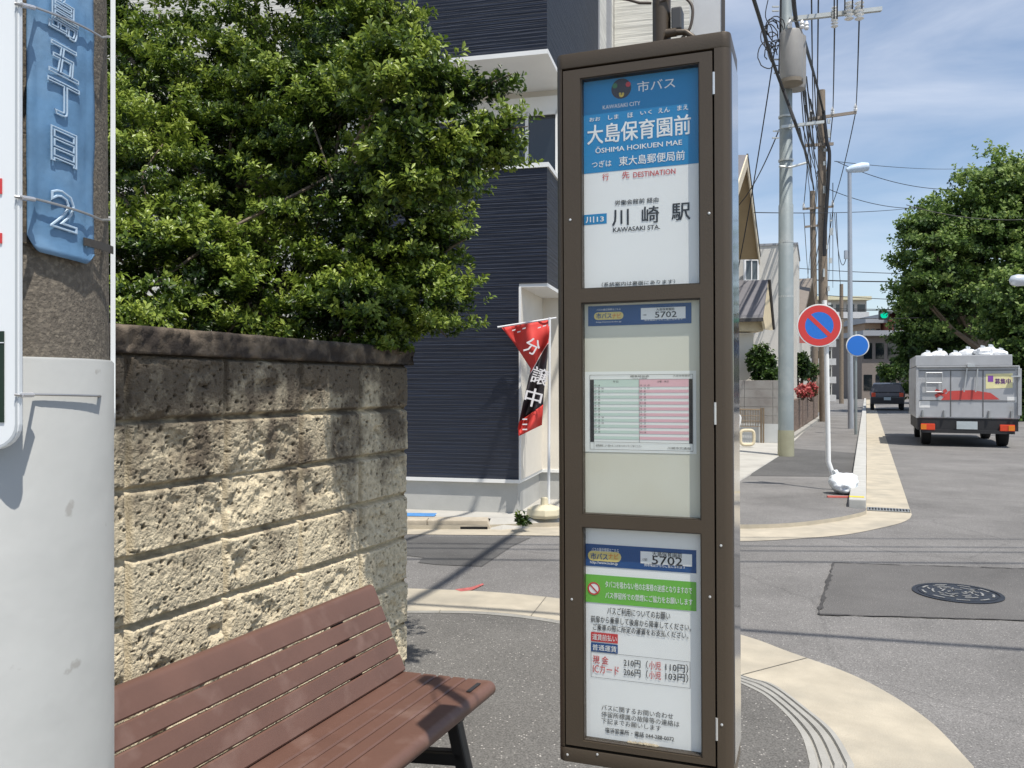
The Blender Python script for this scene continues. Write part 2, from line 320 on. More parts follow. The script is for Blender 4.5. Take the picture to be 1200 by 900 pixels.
def leaves(name, pos, axis, nrm, L, W, tint, m, parent):
    """one mesh of folded leaf blades"""
    n = len(pos); axis = axis / (np.linalg.norm(axis, axis=1, keepdims=True) + 1e-9)
    side = np.cross(axis, nrm); side /= (np.linalg.norm(side, axis=1, keepdims=True) + 1e-9); up = np.cross(side, axis)
    L = L[:, None]; W = W[:, None]
    b = pos; t = pos + axis * L - up * L * .12; ml = pos + axis * L * .55 + side * W + up * W * .35; mr_ = pos + axis * L * .55 - side * W + up * W * .35
    v = np.stack([b, ml, t, mr_], 1).reshape(-1, 3) - np.array(parent['_o'])
    k = np.arange(n)[:, None] * 4; f = np.concatenate([k + np.array([[0, 2, 1]]), k + np.array([[0, 3, 2]])], 1).reshape(-1, 3)
    me = bpy.data.meshes.new(name); me.vertices.add(len(v)); me.vertices.foreach_set('co', v.astype(np.float32).ravel())
    me.loops.add(f.size); me.loops.foreach_set('vertex_index', f.astype(np.int32).ravel()); me.polygons.add(len(f))
    me.polygons.foreach_set('loop_start', np.arange(0, f.size, 3, dtype=np.int32)); me.polygons.foreach_set('loop_total', np.full(len(f), 3, np.int32))
    me.update(calc_edges=True)
    a = me.attributes.new('tint', 'FLOAT', 'FACE'); a.data.foreach_set('value', np.repeat(tint, 2).astype(np.float32))
    me.materials.append(m); o = bpy.data.objects.new(name, me); COL.objects.link(o); o.parent = parent; o['_o'] = list(parent['_o']); return o
def sprays(blobs, ntw, per, L, spread, up=.5, shell=.35, light=.5, clump=0.):
    """twig ends in clumps spread through ellipsoids; a whorl of leaves round each.  blobs: (centre, (rx, ry, rz), weight)"""
    w = np.array([b[2] for b in blobs], float); w /= w.sum(); pos = []; ax = []; nr = []; tn = []
    def unit(k):
        d = RNG.normal(size=(k, 3)); return d / np.linalg.norm(d, axis=1, keepdims=True)
    for b, k in zip(blobs, RNG.multinomial(ntw, w)):
        if k == 0: continue
        m = max(3, k // 15) if clump else k
        d = unit(m); r = RNG.uniform(shell ** 3, 1, m) ** (1 / 3)
        lump = .80 + .38 * vnoise(d[:, 0] * 2.6 + 9, d[:, 1] * 2.6 + d[:, 2] * 3.1 + 5, 3)
        c0 = np.array(b[0]) + d * np.array(b[1]) * (r * lump)[:, None]; vig = RNG.normal(size=m) * .12
        if clump:
            j = RNG.integers(0, m, k); e = unit(k); e[:, 2] = np.abs(e[:, 2]) * .8 - .15
            c = c0[j] + (e * np.array((1, 1, .62)) + d[j] * .35) * (clump * RNG.uniform(.35, 1.1, k))[:, None]
            td = e * .6 + d[j] * .45 + RNG.normal(size=(k, 3)) * .3 + np.array([0, 0, up]); rr = r[j]; top = e[:, 2] * .5 + vig[j]
        else:
            c = c0; td = d * .7 + RNG.normal(size=(k, 3)) * .45 + np.array([0, 0, up]); rr = r; top = np.zeros(k)
        td /= np.linalg.norm(td, axis=1, keepdims=True)
        tt = np.clip(.05 + light * (rr - .5) * 1.3 + .28 * np.maximum(td[:, 2], 0) + top * .45 + RNG.normal(size=k) * .10, 0, 1)  # pale new-growth tips; shade inside the crown and lit tops painted into tint
        for q in range(per):
            ref = RNG.normal(size=(k, 3)); s = np.cross(td, ref); s /= np.linalg.norm(s, axis=1, keepdims=True)
            a = td * RNG.uniform(.25, 1.1, k)[:, None] + s
            pos.append(c - td * (spread * (1 - 1.6 * q / per)) + s * L * .12); ax.append(a); nr.append(td + RNG.normal(size=(k, 3)) * .35)
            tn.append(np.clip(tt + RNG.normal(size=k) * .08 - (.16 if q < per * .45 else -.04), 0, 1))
    pos, ax, nr, tn = (np.concatenate(q) for q in (pos, ax, nr, tn)); n = len(pos)
    return pos, ax, nr, L * RNG.uniform(.65, 1.25, n), L * RNG.uniform(.2, .3, n), tn
# ------------------------------------------------------------------ ground, roads, kerbs
A_ROAD = asphalt('road_asphalt', (.185, .178, .17), (.46, .44, .41), 120, .08, True)
A_PAVE = asphalt('pavement_asphalt', (.142, .136, .126), (.50, .47, .43), 110, .09)
A_NEW = asphalt('new_asphalt', (.105, .103, .10), (.26, .25, .24), 120, .07)
A_PATCH = asphalt('patch_asphalt', (.125, .12, .115), (.3, .29, .27), 120, .06)
A_FAR = asphalt('far_pavement_asphalt', (.19, .183, .175), (.42, .40, .37), 110, .1)
M_CONC = mat('gutter_concrete', (.455, .405, .315), .85, var=.16, scale=5, bump=.0025, bscale=150, second=(.34, .31, .25), thr=(.48, .75), sscale=2.6)
M_APRON = mat('pale_concrete', (.44, .425, .385), .85, var=.12, scale=3, bump=.002, bscale=120, second=(.34, .325, .295), thr=(.5, .75), sscale=1.4)
M_KERB = mat('kerb_concrete', (.34, .33, .30), .85, var=.16, scale=7, bump=.002, bscale=140)
RZ = -.03
g = MB(); g.poly([V(-900, -300, -.05), V(900, -300, -.05), V(900, 1500, -.05), V(-900, 1500, -.05)])
struct(g.build('ground', mat('ground_earth', (.2, .18, .15), .95, var=.2, scale=.3)))
r_ = MB(); r_.poly([V(-60, -30, RZ), V(120, -30, RZ), V(120, 260, RZ), V(-60, 260, RZ)]); struct(r_.build('road', A_ROAD))

# near corner: gutter band, grooved kerb, pavement
O = [(478, 689.5), (566.6, 693), (654, 701), (760, 717), (869, 744), (925.6, 764), (990, 787), (1039, 811), (1092, 847), (1141, 898)]
I = [(478, 716), (566, 717), (654, 727), (760, 750), (869, 790.6), (906.7, 802), (948, 832), (978.5, 858.6), (1001, 896)]
K = [(478, 719), (566, 720.5), (654, 731.5), (760, 757), (869, 802), (906.7, 824.6), (937, 858.6), (949, 896)]
def ext(pts, z, back):
    q = [G(x, y, z) for x, y in pts]
    return [q[0] - N2 * 14, q[0] - N2 * 5] + q + [q[-1] - D2 * .6 * k + N2 * .02 for k in (1, 3, 8)]
def curve(pts, z, n=130):
    q = [G(x, y, z) for x, y in pts]; c = resample(q, n); c[:, 2] = z
    return np.vstack([[q[0] - N2 * 16], c, [q[-1] - D2 * 9]])
cO, cI, cK = curve(O, RZ + .004), curve(I, -.004), curve(K, 0)
g = MB(); cOb = cO.copy(); g.strip(cO, cI); struct(g.build('gutter', M_CONC))
g = MB(); prof = [(0, 0), (.16, .001), (.19, -.010), (.23, -.010), (.26, .001), (.44, .001), (.47, -.010), (.51, -.010), (.54, .001), (.72, .001), (.75, -.010), (.79, -.010), (.82, .001), (1, .004)]
prev = None
for t, z in prof:
    row = cI * (1 - t) + cK * t; row = row.copy(); row[:, 2] = z if t else -.004
    if prev is not None: g.strip(prev, row)
    prev = row
struct(g.build('kerb', M_KERB))
g = MB()
def joint(A, B, i, zo, w=.003):
    t_ = norm(A[i + 1] - A[i]); a, b = A[i] + ZZ * zo, B[i] + ZZ * zo; g.add([a - t_ * w, a + t_ * w, b + t_ * w, b - t_ * w], [(0, 1, 2, 3)])
for i in range(9, 128, 40): joint(cI, cK, i, .0062)
for i in range(32, 128, 58): joint(cO, cI, i, .003, .0025)
struct(g.build('kerb_joint', mat('joint_dark', (.19, .175, .145), .9)))
g = MB(); pv = [p for p in cK]; g.poly([V(p[0], p[1], .002) for p in pv] + [V(cK[-1][0], -7, .002), V(-16, -7, .002)])
struct(g.build('pavement', A_PAVE))

# dark repair patches and the manhole
def ragged(pts, amp, z, step=.06):
    out = []
    for a, b in zip(pts, pts[1:] + pts[:1]):
        a, b = np.array(a), np.array(b); n_ = max(2, int(np.linalg.norm(b - a) / step))
        for k in range(n_): q = a + (b - a) * k / n_; out.append(V(q[0] + random.gauss(0, amp), q[1] + random.gauss(0, amp), z))
    return out
pc_ = [G(976.6, 660, RZ), G(1200, 671.5, RZ) + V(1.4, -.1, 0), G(1200, 734, RZ) + V(1.2, -.03, 0), G(959.6, 720.6, RZ)]
g = MB(); g.poly(ragged(pc_, .006, RZ + .004)); struct(g.build('road_patch', A_PATCH))
M_TAR = mat('tar_seam', (.055, .052, .05), .8, var=.3, scale=20)
g = MB()
for a, b in zip(pc_, pc_[1:] + pc_[:1]):
    d_ = norm(b - a); s_ = V(-d_[1], d_[0], 0); nn_ = int(np.linalg.norm(b - a) / .05); A, B = [], []
    for k in range(nn_ + 1):
        q = a + (b - a) * k / nn_ + s_ * random.gauss(0, .004); w_ = max(.002, random.gauss(.008, .005)); A.append(V(q[0], q[1], RZ + .0062) + s_ * w_); B.append(V(q[0], q[1], RZ + .0062) - s_ * w_)
    g.strip(A, B)
struct(g.build('road_seam', M_TAR))
g = MB(); g.poly([G(x, y, RZ + .004) for x, y in ((440, 628.5), (477, 628.5), (560, 629), (622, 630), (600, 640), (565, 663.5), (513, 661.7), (490, 659), (495.5, 653), (477, 651), (440, 650))])
struct(g.build('road_patch', A_NEW))
mc = G(1122, 695, RZ + .006)
t = thing('manhole_cover', mc, 'round dark iron manhole cover set in the dark asphalt patch of the road', 'manhole cover')
M_IRON = mat('cast_iron', (.045, .05, .062), .45, metal=.6, var=.3, scale=20, bump=.002, bscale=150)
M_WORN = mat('worn_iron', (.26, .26, .25), .6, metal=.1, var=.3, scale=30)
MS_ = .8
g = MB(); g.lathe(mc, [(.33 * MS_, 0), (.33 * MS_, .004), (.298 * MS_, .005), (.296 * MS_, -.001), (.285 * MS_, -.001), (.283 * MS_, .004), (.01, .004)], 48); g.build('frame', M_IRON, t)
g = MB()
for ring, (ri, ro, k, fr) in enumerate(((.245, .262, 9, .55), (.17, .186, 6, .62), (.10, .114, 5, .6))):
    for j in range(k):
        a0 = 2 * math.pi * (j + .31 * ring) / k; pts = [a0 + fr * 2 * math.pi / k * q / 6 for q in range(7)]
        ri *= MS_ if j == 0 else 1; ro *= MS_ if j == 0 else 1; A = [mc + V(ri * math.cos(a), ri * math.sin(a), .0065) for a in pts]; B = [mc + V(ro * math.cos(a), ro * math.sin(a), .0065) for a in pts]; g.strip(B, A)
for j in range(26):
    a, rr = random.uniform(0, 6.28), MS_ * random.choice((.06, .14, .215)); c = mc + V(rr * math.cos(a), rr * math.sin(a), .0065)
    b = random.uniform(0, 3.1); u, w = V(math.cos(b), math.sin(b), 0) * random.uniform(.012, .028), V(-math.sin(b), math.cos(b), 0) * .005
    g.poly([c - u - w, c + u - w, c + u + w, c - u + w])
g.build('raised_pattern', M_WORN, t)
# red survey spray mark on the side street
M_RED = mat('spray_red', (.42, .11, .10), .8, var=.3, scale=30)
g = MB(); z = RZ + .006
g.poly([G(x, y, z) for x, y in ((533, 690.5), (552, 688), (566, 683.5), (567, 685), (553, 691.5), (540, 693))])
struct(g.build('road_marking', M_RED))

# far corner: band, drain, raised kerb, pavement
zF = RZ + .004
FO = [(470, 626), (560, 627), (655, 628), (760, 633), (868.7, 634), (927.8, 631.5), (990, 626.5), (1036.7, 617.5), (1060, 611), (1068, 604), (1064.7, 592), (1046, 536.5)]
FI = [(470, 620), (560, 620), (655, 617), (760, 618), (868.7, 619.5), (927.8, 617.5), (974.5, 612), (1000, 607), (1014, 603), (1015, 598), (1015.2, 580), (1015.7, 530)]
a, b = resample([G(x, y, zF) for x, y in FO], 140), resample([G(x, y, zF) for x, y in FI], 140)
a[:, 2] = zF; b[:, 2] = zF
g = MB(); g.strip(b, a)
u1 = 90; g.strip([b[-1], UV(u1, .02, zF)], [a[-1], UV(u1, .62, zF)])
b2_ = b.copy(); b2_[:, 2] = .0125; g.strip(b2_[:112], b[:112])
struct(g.build('gutter', M_CONC))
g = MB(); KU0, KZ = 9.55, .10
for k in range(40):
    L = .6 if k < 20 else 4.0; u = KU0 + (.605 * k if k < 20 else .605 * 20 + 4.02 * (k - 20))
    g.obox(UV(u, -.17, -.04), D2 * L, N2 * .17, ZZ * (.04 + KZ))
o = g.build('kerb', mat('kerb_white', (.45, .445, .415), .85, var=.14, scale=5, bump=.002, bscale=120), bevel=.012); struct(o)
g = MB(); g.obox(UV(KU0 + .16, -.168, KZ + .0006), D2 * .10, N2 * .15, ZZ * .003); struct(g.build('kerb_marking', mat('yellow_paint', (.72, .55, .03), .6)))
# pavement beyond
fp = [V(p[0], p[1], .0) for p in b if p[0] < 3.74 and p[0] > 1.2]
g = MB(); zp = .012
g.poly([V(p[0], p[1], zp) for p in fp] + [UV(KU0 - .1, -.1, zp), UV(KU0, -.168, zp), UV(90, -.168, zp), UV(90, -2.2, zp), UV(19.5, -1.75, zp), V(.8, 12, zp)])
struct(g.build('pavement', A_FAR))
g = MB(); zq = zp + .004
g.poly([G(879, 557.5, zq), G(1002, 558.5, zq), UV(17.2, -.172, zq), G(905, 523.5, zq)]); struct(g.build('pavement_patch', A_NEW))
zq = zp + .008
ap = [G(470, 607, .052), G(575, 607.5, .052), G(592, 611, .03), G(640, 607, .03), G(760, 590, .028), G(866, 563, .026), G(914, 533, .026), G(932, 516, .026), UV(34, -1.72, .026), UV(34, -9, .026), V(-12, 16, .052), V(-12, G(470, 607, .052)[1] + 2.3, .052)]
g = MB(); g.poly(ap); g.poly([G(465, 620.3, RZ + .006), G(660, 616, RZ + .006), G(660, 600, RZ + .006), G(465, 600, RZ + .006)]); fr_ = ap[1:7]; lo_ = [p - HB * .14 for p in fr_]
for p in lo_: p[2] = RZ + .002
g.strip(lo_, fr_)
struct(g.build('apron', M_APRON))
# kerb stones in front of the blue house, with a drain slot
g = MB(); p0, p1 = G(576, 620.5, RZ), G(470, 620, RZ); dk = norm(p1 - p0); nk = V(-dk[1], dk[0], 0); nk = nk if nk[1] > 0 else -nk
for k in range(12):
    o = p0 + dk * .605 * k; h = .085
    if k == 0: g.prism([o + nk * .0 , o + dk * .6, o + dk * .6 + ZZ * h, o + dk * .04 + ZZ * h], nk * .2)
    else: g.obox(o, dk * .6, nk * .2, ZZ * h)
struct(g.build('kerb', mat('kerb_tan', (.44, .385, .30), .85, var=.2, scale=6, bump=.003, bscale=100), bevel=.01))
g = MB(); o = G(526, 620.5, RZ) - nk * .006 ; g.obox(o, dk * -.36, nk * .004, ZZ * .028); tag(g.build('drain_slot', mat('black_void', (.008, .008, .008), .9)), 'dark horizontal drain slot in the kerb before the blue house', 'drain')
g = MB(); q = [G(x, y, .057) for x, y in ((470, 600.8), (512, 601.3), (509, 605), (470, 604.6))]; g.poly(q); struct(g.build('apron_marking', mat('blue_paint', (.08, .25, .55), .6, var=.2, scale=12)))
# drain grating in the far gutter
c0 = G(1016, 598, RZ + .008); t = thing('drain_grating', c0, 'narrow steel drain grating across the concrete gutter at the far corner', 'drain grating')
g = MB(); M_STEEL = mat('galvanised', (.42, .43, .43), .45, metal=.7, var=.15, scale=12)
g.obox(c0, N2 * .42, D2 * .02, ZZ * .008); g.obox(c0 + D2 * .2, N2 * .42, D2 * .02, ZZ * .008); g.build('frame', M_STEEL, t)
g = MB()
for k in range(14): g.obox(c0 + N2 * (.005 + .03 * k) + D2 * .02, N2 * .012, D2 * .18, ZZ * .008)
g.build('bars', M_STEEL, t)
g = MB(); g.poly([c0 + ZZ * -.001, c0 + N2 * .42 + ZZ * -.001, c0 + N2 * .42 + D2 * .22 + ZZ * -.001, c0 + D2 * .22 + ZZ * -.001]); g.build('pit', MATS['black_void'], t)

# ------------------------------------------------------------------ split-face block wall with coping
VW, UE, WT = -1.979, 3.379, 1.40
M_STONE = stone('split_stone')
wall = thing('block_wall', UV(2.2, VW - .08, 0), 'tan split-face block wall with dark weathered coping behind the bench', 'wall')
def face_points(org, du, out, us, zs, u_joint0, seed):
    U, Zz = np.meshgrid(us, zs)
    fu = ((U - u_joint0) / .4) % 1.0; fz = (Zz / .2) % 1.0
    eu = np.minimum(fu, 1 - fu) * .4; ez = np.minimum(fz, 1 - fz) * .2; e = np.minimum(eu, ez)
    body = np.clip((e - .006) / .010, 0, 1); body = body * body * (3 - 2 * body)
    bi, bj = np.floor((U - u_joint0) / .4), np.floor(Zz / .2)
    tilt = (vhash(bi, bj, seed + 50) - .5) * .02 * (fz - .5) + (vhash(bi, bj, seed + 51) - .5) * .022 * (fu - .5)
    lump = (fbm(U * 7, Zz * 7, seed, 4) - .5) * .008
    chip = np.clip(fbm(U * 8 + 3, Zz * 10, seed + 9, 4) - .57, 0, 1) * -.085               # broken scallops
    grain = (fbm(U * 70, Zz * 70, seed + 20, 3) - .5) * .0052 + (vnoise(U * 170, Zz * 170, seed + 23) - .5) * .0035
    pt = pits(U, Zz, .016, seed + 31, .33, .0022, .0058) * .009 + pits(U, Zz, .045, seed + 37, .6, .004, .0095) * .016
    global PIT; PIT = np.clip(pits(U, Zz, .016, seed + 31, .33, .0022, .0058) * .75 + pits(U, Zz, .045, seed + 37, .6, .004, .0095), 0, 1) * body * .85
    disp = body * (.019 + tilt * .6 + lump + chip + grain - pt)
    strip_ = np.minimum(fz, 1 - fz) * .2 < .006
    disp = np.where(strip_, -.014, disp); vj = (np.minimum(fu, 1 - fu) * .4 < .0085) & ~strip_; disp = np.where(vj, -.004, disp)
    return org + U[..., None] * du + Zz[..., None] * ZZ + disp[..., None] * out
us = np.concatenate([np.arange(-1.4, 1.55, .02), np.arange(1.55, UE, .0034), [UE]])
zs = np.arange(0, WT + .001, .0034)
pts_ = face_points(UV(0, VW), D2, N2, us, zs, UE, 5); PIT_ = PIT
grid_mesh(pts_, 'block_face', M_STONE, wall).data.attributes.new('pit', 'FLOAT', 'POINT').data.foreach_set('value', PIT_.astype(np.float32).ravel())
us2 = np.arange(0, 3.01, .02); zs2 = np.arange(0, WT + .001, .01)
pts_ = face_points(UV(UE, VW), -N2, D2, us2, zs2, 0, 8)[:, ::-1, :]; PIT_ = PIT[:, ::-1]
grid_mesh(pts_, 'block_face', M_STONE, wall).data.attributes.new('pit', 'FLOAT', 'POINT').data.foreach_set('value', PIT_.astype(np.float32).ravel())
g = MB(); g.obox(UV(-1.4, VW - .14, 0), D2 * (UE + 1.4 - .012), N2 * .125, ZZ * (WT - .003)); g.obox(UV(UE - .14, VW - 3, 0), D2 * .125, N2 * 2.855, ZZ * (WT - .003)); g.build('core', mat('wall_core', (.3, .27, .22), .9), wall)
cap_w = .2
def cap_run(name, o, du, out, L, seed):
    # profile ring swept with a rough front
    nu = max(2, int(L / .008)); us = np.linspace(0, L, nu); prof = [(-.175, .0), (.022, .0), (.026, .008), (.026, .07), (.018, .082), (-.175, .082)]
    dense = []
    for (x0, z0), (x1, z1) in zip(prof[:-1], prof[1:]):
        k = max(1, int(math.hypot(x1 - x0, z1 - z0) / .009)); dense += [(x0 + (x1 - x0) * i / k, z0 + (z1 - z0) * i / k) for i in range(k)]
    dense.append(prof[-1]); pr = np.array(dense); U = us[None, :].repeat(len(pr), 0); Zc = pr[:, 1][:, None] * np.ones_like(U); X = pr[:, 0][:, None] * np.ones_like(U)
    jt = np.minimum((U - .02) % .6, .6 - (U - .02) % .6)
    fr = np.clip((X + .03) / .05, 0, 1) * ((fbm(U * 26, Zc * 26 + X * 20, seed, 5) - .5) * .036 + (fbm(U * 90, Zc * 90 + X * 90, seed + 4, 2) - .4) * .012) - np.where(jt < .005, .006, 0)
    topn = (fbm(U * 30, X * 30, seed + 2, 3) - .5) * .004
    Pp = o + U[..., None] * du + (X + fr)[..., None] * out + (Zc + np.where(Zc > .07, topn, 0) + WT)[..., None] * ZZ
    return grid_mesh(Pp, name, MATS['coping_stone'], wall)
mat('coping_stone', (.17, .135, .10), .95, var=.5, scale=26, bump=.004, bscale=120, second=(.055, .045, .038), thr=(.40, .60), sscale=11, spec=.2)
cap_run('coping', UV(-1.4, VW), D2, N2, UE + 1.4 + .03, 40); cap_run('coping', UV(UE, VW + .03) , -N2, D2, 3.0, 44)

# ------------------------------------------------------------------ clipped evergreen behind the wall
def blob(px, py, Y, rx, ry, dz=.55, w=None):
    a, b = rx / F * Y, ry / F * Y; return (P(px, py, Y), (a, max(a, b) * dz, b), w if w else rx * ry)
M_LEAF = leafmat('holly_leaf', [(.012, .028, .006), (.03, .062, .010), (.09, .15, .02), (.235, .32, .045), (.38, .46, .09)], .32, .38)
M_BARK = mat('grey_bark', (.16, .125, .09), .9, var=.3, scale=12, bump=.006, bscale=40)
tr0 = P(300, 452, 4.5); tr0[2] = 0
shrub = thing('evergreen_tree', tr0, 'dense glossy-leaved evergreen overhanging the block wall behind the bench', 'tree')
BL = [blob(230, 150, 4.4, 190, 190, .6, 1.5), blob(190, 330, 3.55, 110, 85, .55, .8), blob(140, 230, 3.7, 100, 130, .55, .6), blob(340, 60, 4.1, 110, 115, .7, .9), blob(410, 190, 3.9, 115, 130, .6, 1.0),
      blob(330, 330, 3.95, 110, 75, .5, .8), blob(415, 366, 3.7, 82, 40, .5, .6), blob(495, 356, 3.85, 52, 34, .5, .42), blob(470, 270, 3.95, 72, 66, .6, .5), blob(485, 190, 3.1, 58, 46, .5, .24), blob(470, 200, 3.95, 60, 60, .5, .4), blob(545, 176, 3.2, 42, 20, .5, .15),
      blob(465, 100, 3.05, 55, 50, .6, .24), blob(455, 110, 3.95, 55, 55, .6, .35), blob(528, 110, 3.2, 38, 10, .6, .10), blob(572, 99, 3.15, 22, 5, .5, .035), blob(588, 152, 3.15, 14, 8, .5, .03), blob(515, 288, 3.9, 32, 16, .5, .10), blob(410, 10, 4.4, 75, 70, .6, .5), blob(440, 20, 4.4, 50, 40, .6, .25), blob(140, 50, 4.6, 40, 55, .6, .25), blob(250, 400, 3.8, 120, 25, .5, .25), blob(240, 170, 4.95, 140, 160, .4, .9), blob(170, 120, 4.25, 80, 90, .5, .6), blob(255, 190, 4.1, 85, 85, .5, .65), blob(340, 140, 4.1, 70, 70, .5, .5), blob(330, 230, 4.9, 120, 120, .4, .8), blob(-60, 180, 4.2, 170, 220, .6, .9), blob(300, -160, 4.7, 220, 150, .6, .7), blob(130, 370, 3.3, 70, 40, .5, .3)]
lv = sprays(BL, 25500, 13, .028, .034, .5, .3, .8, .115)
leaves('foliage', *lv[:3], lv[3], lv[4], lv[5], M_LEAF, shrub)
g = MB(); top = P(300, 150, 4.45)
g.tube([tr0, tr0 + V(.03, .02, .9), tr0 + V(-.03, .0, 1.6), top], [.10, .085, .07, .045], 9)
for b in BL:
    c = np.array(b[0])
    if c[1] < 3.4:           # outer sprays grow from the crown, not from the trunk
        q0 = P(400, 200, 3.95); md_ = q0 * .5 + c * .5 + V(0, 0, .05); g.tube([q0, md_, c, c + (c - md_) * .25], [.010, .008, .005, .002], 6); continue
    s = tr0 + ZZ * min(max(.9, c[2] - .7), 2.3) ; mid = (s * .5 + c * .5) + V(0, 0, -.08); g.tube([s, mid, c, c + (c - mid) * .12], [.022, .012, .007, .003], 6)
    for k in range(5):
        q = c + np.array(b[1]) * RNG.normal(size=3) * .55; g.tube([mid * .4 + c * .6, (c + q) / 2 + V(0, 0, -.02), q], [.009, .006, .003], 5)
g.build('trunk', M_BARK, shrub, smooth=True)

# ------------------------------------------------------------------ dark blue house on the far side of the side street
M_NAVY = siding('navy_siding', (.020, .029, .054), .038, .014, .5)
M_WHITE = siding('white_siding', (.74, .72, .65), .05, .006, .6)
M_CREAM = mat('cream_plaster', (.70, .66, .58), .8, var=.05, scale=3, bump=.001, bscale=150)
M_TRIM = mat('white_trim', (.80, .80, .78), .45, var=.04, scale=3)
M_FOUND = mat('foundation_concrete', (.44, .44, .42), .85, var=.12, scale=2.5, bump=.001, bscale=80)
M_DGLASS = mat('dark_glass', (.012, .016, .02), .06, var=.3, scale=.8, spec=.8)
M_ALU = mat('aluminium', (.62, .63, .63), .35, metal=.7, var=.05)
house = thing('house', HP(-.2, 2.5, .05), 'three-storey house with dark navy ribbed siding and a white balcony recess', 'house')
def hbox(g, t0, t1, b0, b1, z0, z1): return g.obox(HP(t0, b0, z0), HD * (t1 - t0), HB * (b1 - b0), ZZ * (z1 - z0))
TL, TP, TR = -1.06, .557, .8425
g = MB(); hbox(g, TL, TP, 0, 4.0, .37, 3.46); hbox(g, TP, TR, .0, 4.0, 2.32, 3.46); hbox(g, TL, TR, 0, 3.85, 4.62, 9.2); g.build('navy_wall', M_NAVY, house)
g = MB(); hbox(g, TL + .01, TP - .02, .035, 4, .02, .335); hbox(g, TP - .02, TR + .9, 1.12, 4, .02, .335); g.build('foundation', M_FOUND, house)
g = MB(); hbox(g, TL, TP + .012, -.012, 1.1, .335, .37); hbox(g, TP + .012, TR + .9, 1.088, 1.2, .335, .37)
hbox(g, TL - .01, TR + .02, -.02, .10, 3.46, 3.505); hbox(g, TR - .1, TR + .02, .10, 3.9, 3.46, 3.505); hbox(g, TL - .01, TR + .012, -.015, 3.86, 4.575, 4.62); hbox(g, TP, TR, .01, 1.1, 2.285, 2.32)
hbox(g, TP, TP + .02, .0, .02, .37, 2.285); g.build('white_trim', M_TRIM, house)
g = MB(); hbox(g, TP + .002, TP + .02, .02, 1.1, .37, 2.285); hbox(g, TP + .02, TR + .9, 1.1, 1.12, .37, 2.285); g.build('porch_wall', M_CREAM, house)
g = MB(); hbox(g, TL, TR, 1.0, 3.8, 3.505, 4.575); g.build('balcony_wall', M_CREAM, house)
g = MB(); hbox(g, TL, TR - .02, .10, 1.0, 3.40, 3.47); g.build('balcony_floor', M_FOUND, house)
g = MB(); hbox(g, TL + .5, TR - .02, .955, .998, 4.33, 4.5); g.build('shutter_box', M_TRIM, house)
w = MB(); hbox(w, -.9, .78, .97, .999, 3.52, 4.3); wf = w.build('window', M_DGLASS, house)
g = MB()
for a in (-.93, -.1, .41, .75): hbox(g, a, a + .035, .945, .968, 3.51, 4.33)
hbox(g, -.93, .785, .945, .968, 4.295, 4.33); g.build('frame', M_TRIM, wf)
dr = MB(); hbox(dr, TP + .30, TR + .5, 1.075, 1.098, .95, 1.98); dw = dr.build('window', M_DGLASS, house)
g = MB()
for a in np.arange(TP + .29, TR + .5, .075): hbox(g, a, a + .016, 1.045, 1.062, .93, 2.0)
for z in (.93, 1.38, 1.97): hbox(g, TP + .28, TR + .5, 1.04, 1.066, z, z + .03)
g.build('grille', M_ALU, dw)
g = MB(); hbox(g, TR - .02, TR + 1.22, 6.0, 8.8, .03, 9.6); g.build('white_wing', M_WHITE, house)
# white body: right flank behind the navy bay, and the set back left wing
g = MB(); hbox(g, TL - 5, TR - .03, 3.87, 9, .02, 9.2); hbox(g, TL - 5, TL - .015, .55, 3.86, .02, 9.0); g.build('white_wall', M_WHITE, house)
M_GREYT = mat('grey_trim', (.30, .31, .33), .5, var=.05)
g = MB(); hbox(g, TR - .05, TR + .012, 3.80, 3.90, 4.62, 9.2); hbox(g, TR - .03, TR + .02, 5.0, 5.28, .4, 9.2); g.build('corner_trim', M_GREYT, house)
g = MB(); g.tube([HP(TR + .06, 7.6, .3), HP(TR + .06, 7.6, 9.1)], .045, 8); g.tube([HP(TR + .05, 6.9, .3), HP(TR + .05, 6.9, 9.1)], .03, 8); g.build('drain_pipe', M_ALU, house)
w = MB(); hbox(w, -2.2, -1.25, .52, .549, 2.9, 3.75); ww = w.build('window', M_DGLASS, house)
g = MB()
for a in np.arange(-2.2, -1.2, .1): hbox(g, a, a + .014, .47, .484, 2.88, 3.77)
for z in (2.88, 3.3, 3.74): hbox(g, -2.22, -1.23, .466, .488, z, z + .025)
g.build('grille', M_ALU, ww)
g = MB(); hbox(g, TL - 5.2, TR + .15, -.15, 9.2, 9.2, 9.35); g.build('roof', M_GREYT, house)
# ------------------------------------------------------------------ bus stop pillar
# drawn in units of Q metres; the box hangs on a post, its lower edge about knee height
Q = .5786
SLo = V(.150, 2.80, 0); SEo = V(.9397, -.3420, 0); SBo = V(.3420, .9397, 0)
SL, SE, SB, ZQ = SLo * Q, SEo * Q, SBo * Q, ZZ * Q      # front left corner; along the front; into the box
SW, SD, S0, S1 = .573, .275, .045, 2.42
def W3(s, z, r=0.): return SL + s * SE + r * SB + (H + Q * (z - H)) * ZZ
def S(px, py, r=.03):
    px = px - .0050 * (py - 470); L = SLo + r * SBo; q = (px - CX) / F
    s = (q * L[1] - L[0]) / (SEo[0] - q * SEo[1]); Y = L[1] + s * SEo[1]
    return s, H - (py - HY) / F * Y
M_BRONZE = mat('bronze_paint', (.082, .062, .042), .42, metal=.25, var=.07, scale=4, bump=.0003, bscale=300, spec=.5)
M_BRONZE2 = mat('bronze_paint_dark', (.06, .047, .034), .42, metal=.25, var=.10, scale=5)
M_SIDE = mat('polished_side', (.42, .42, .43), .10, metal=.9, var=.06, scale=3)
M_GAP = mat('black_gap', (.01, .009, .008), .9)
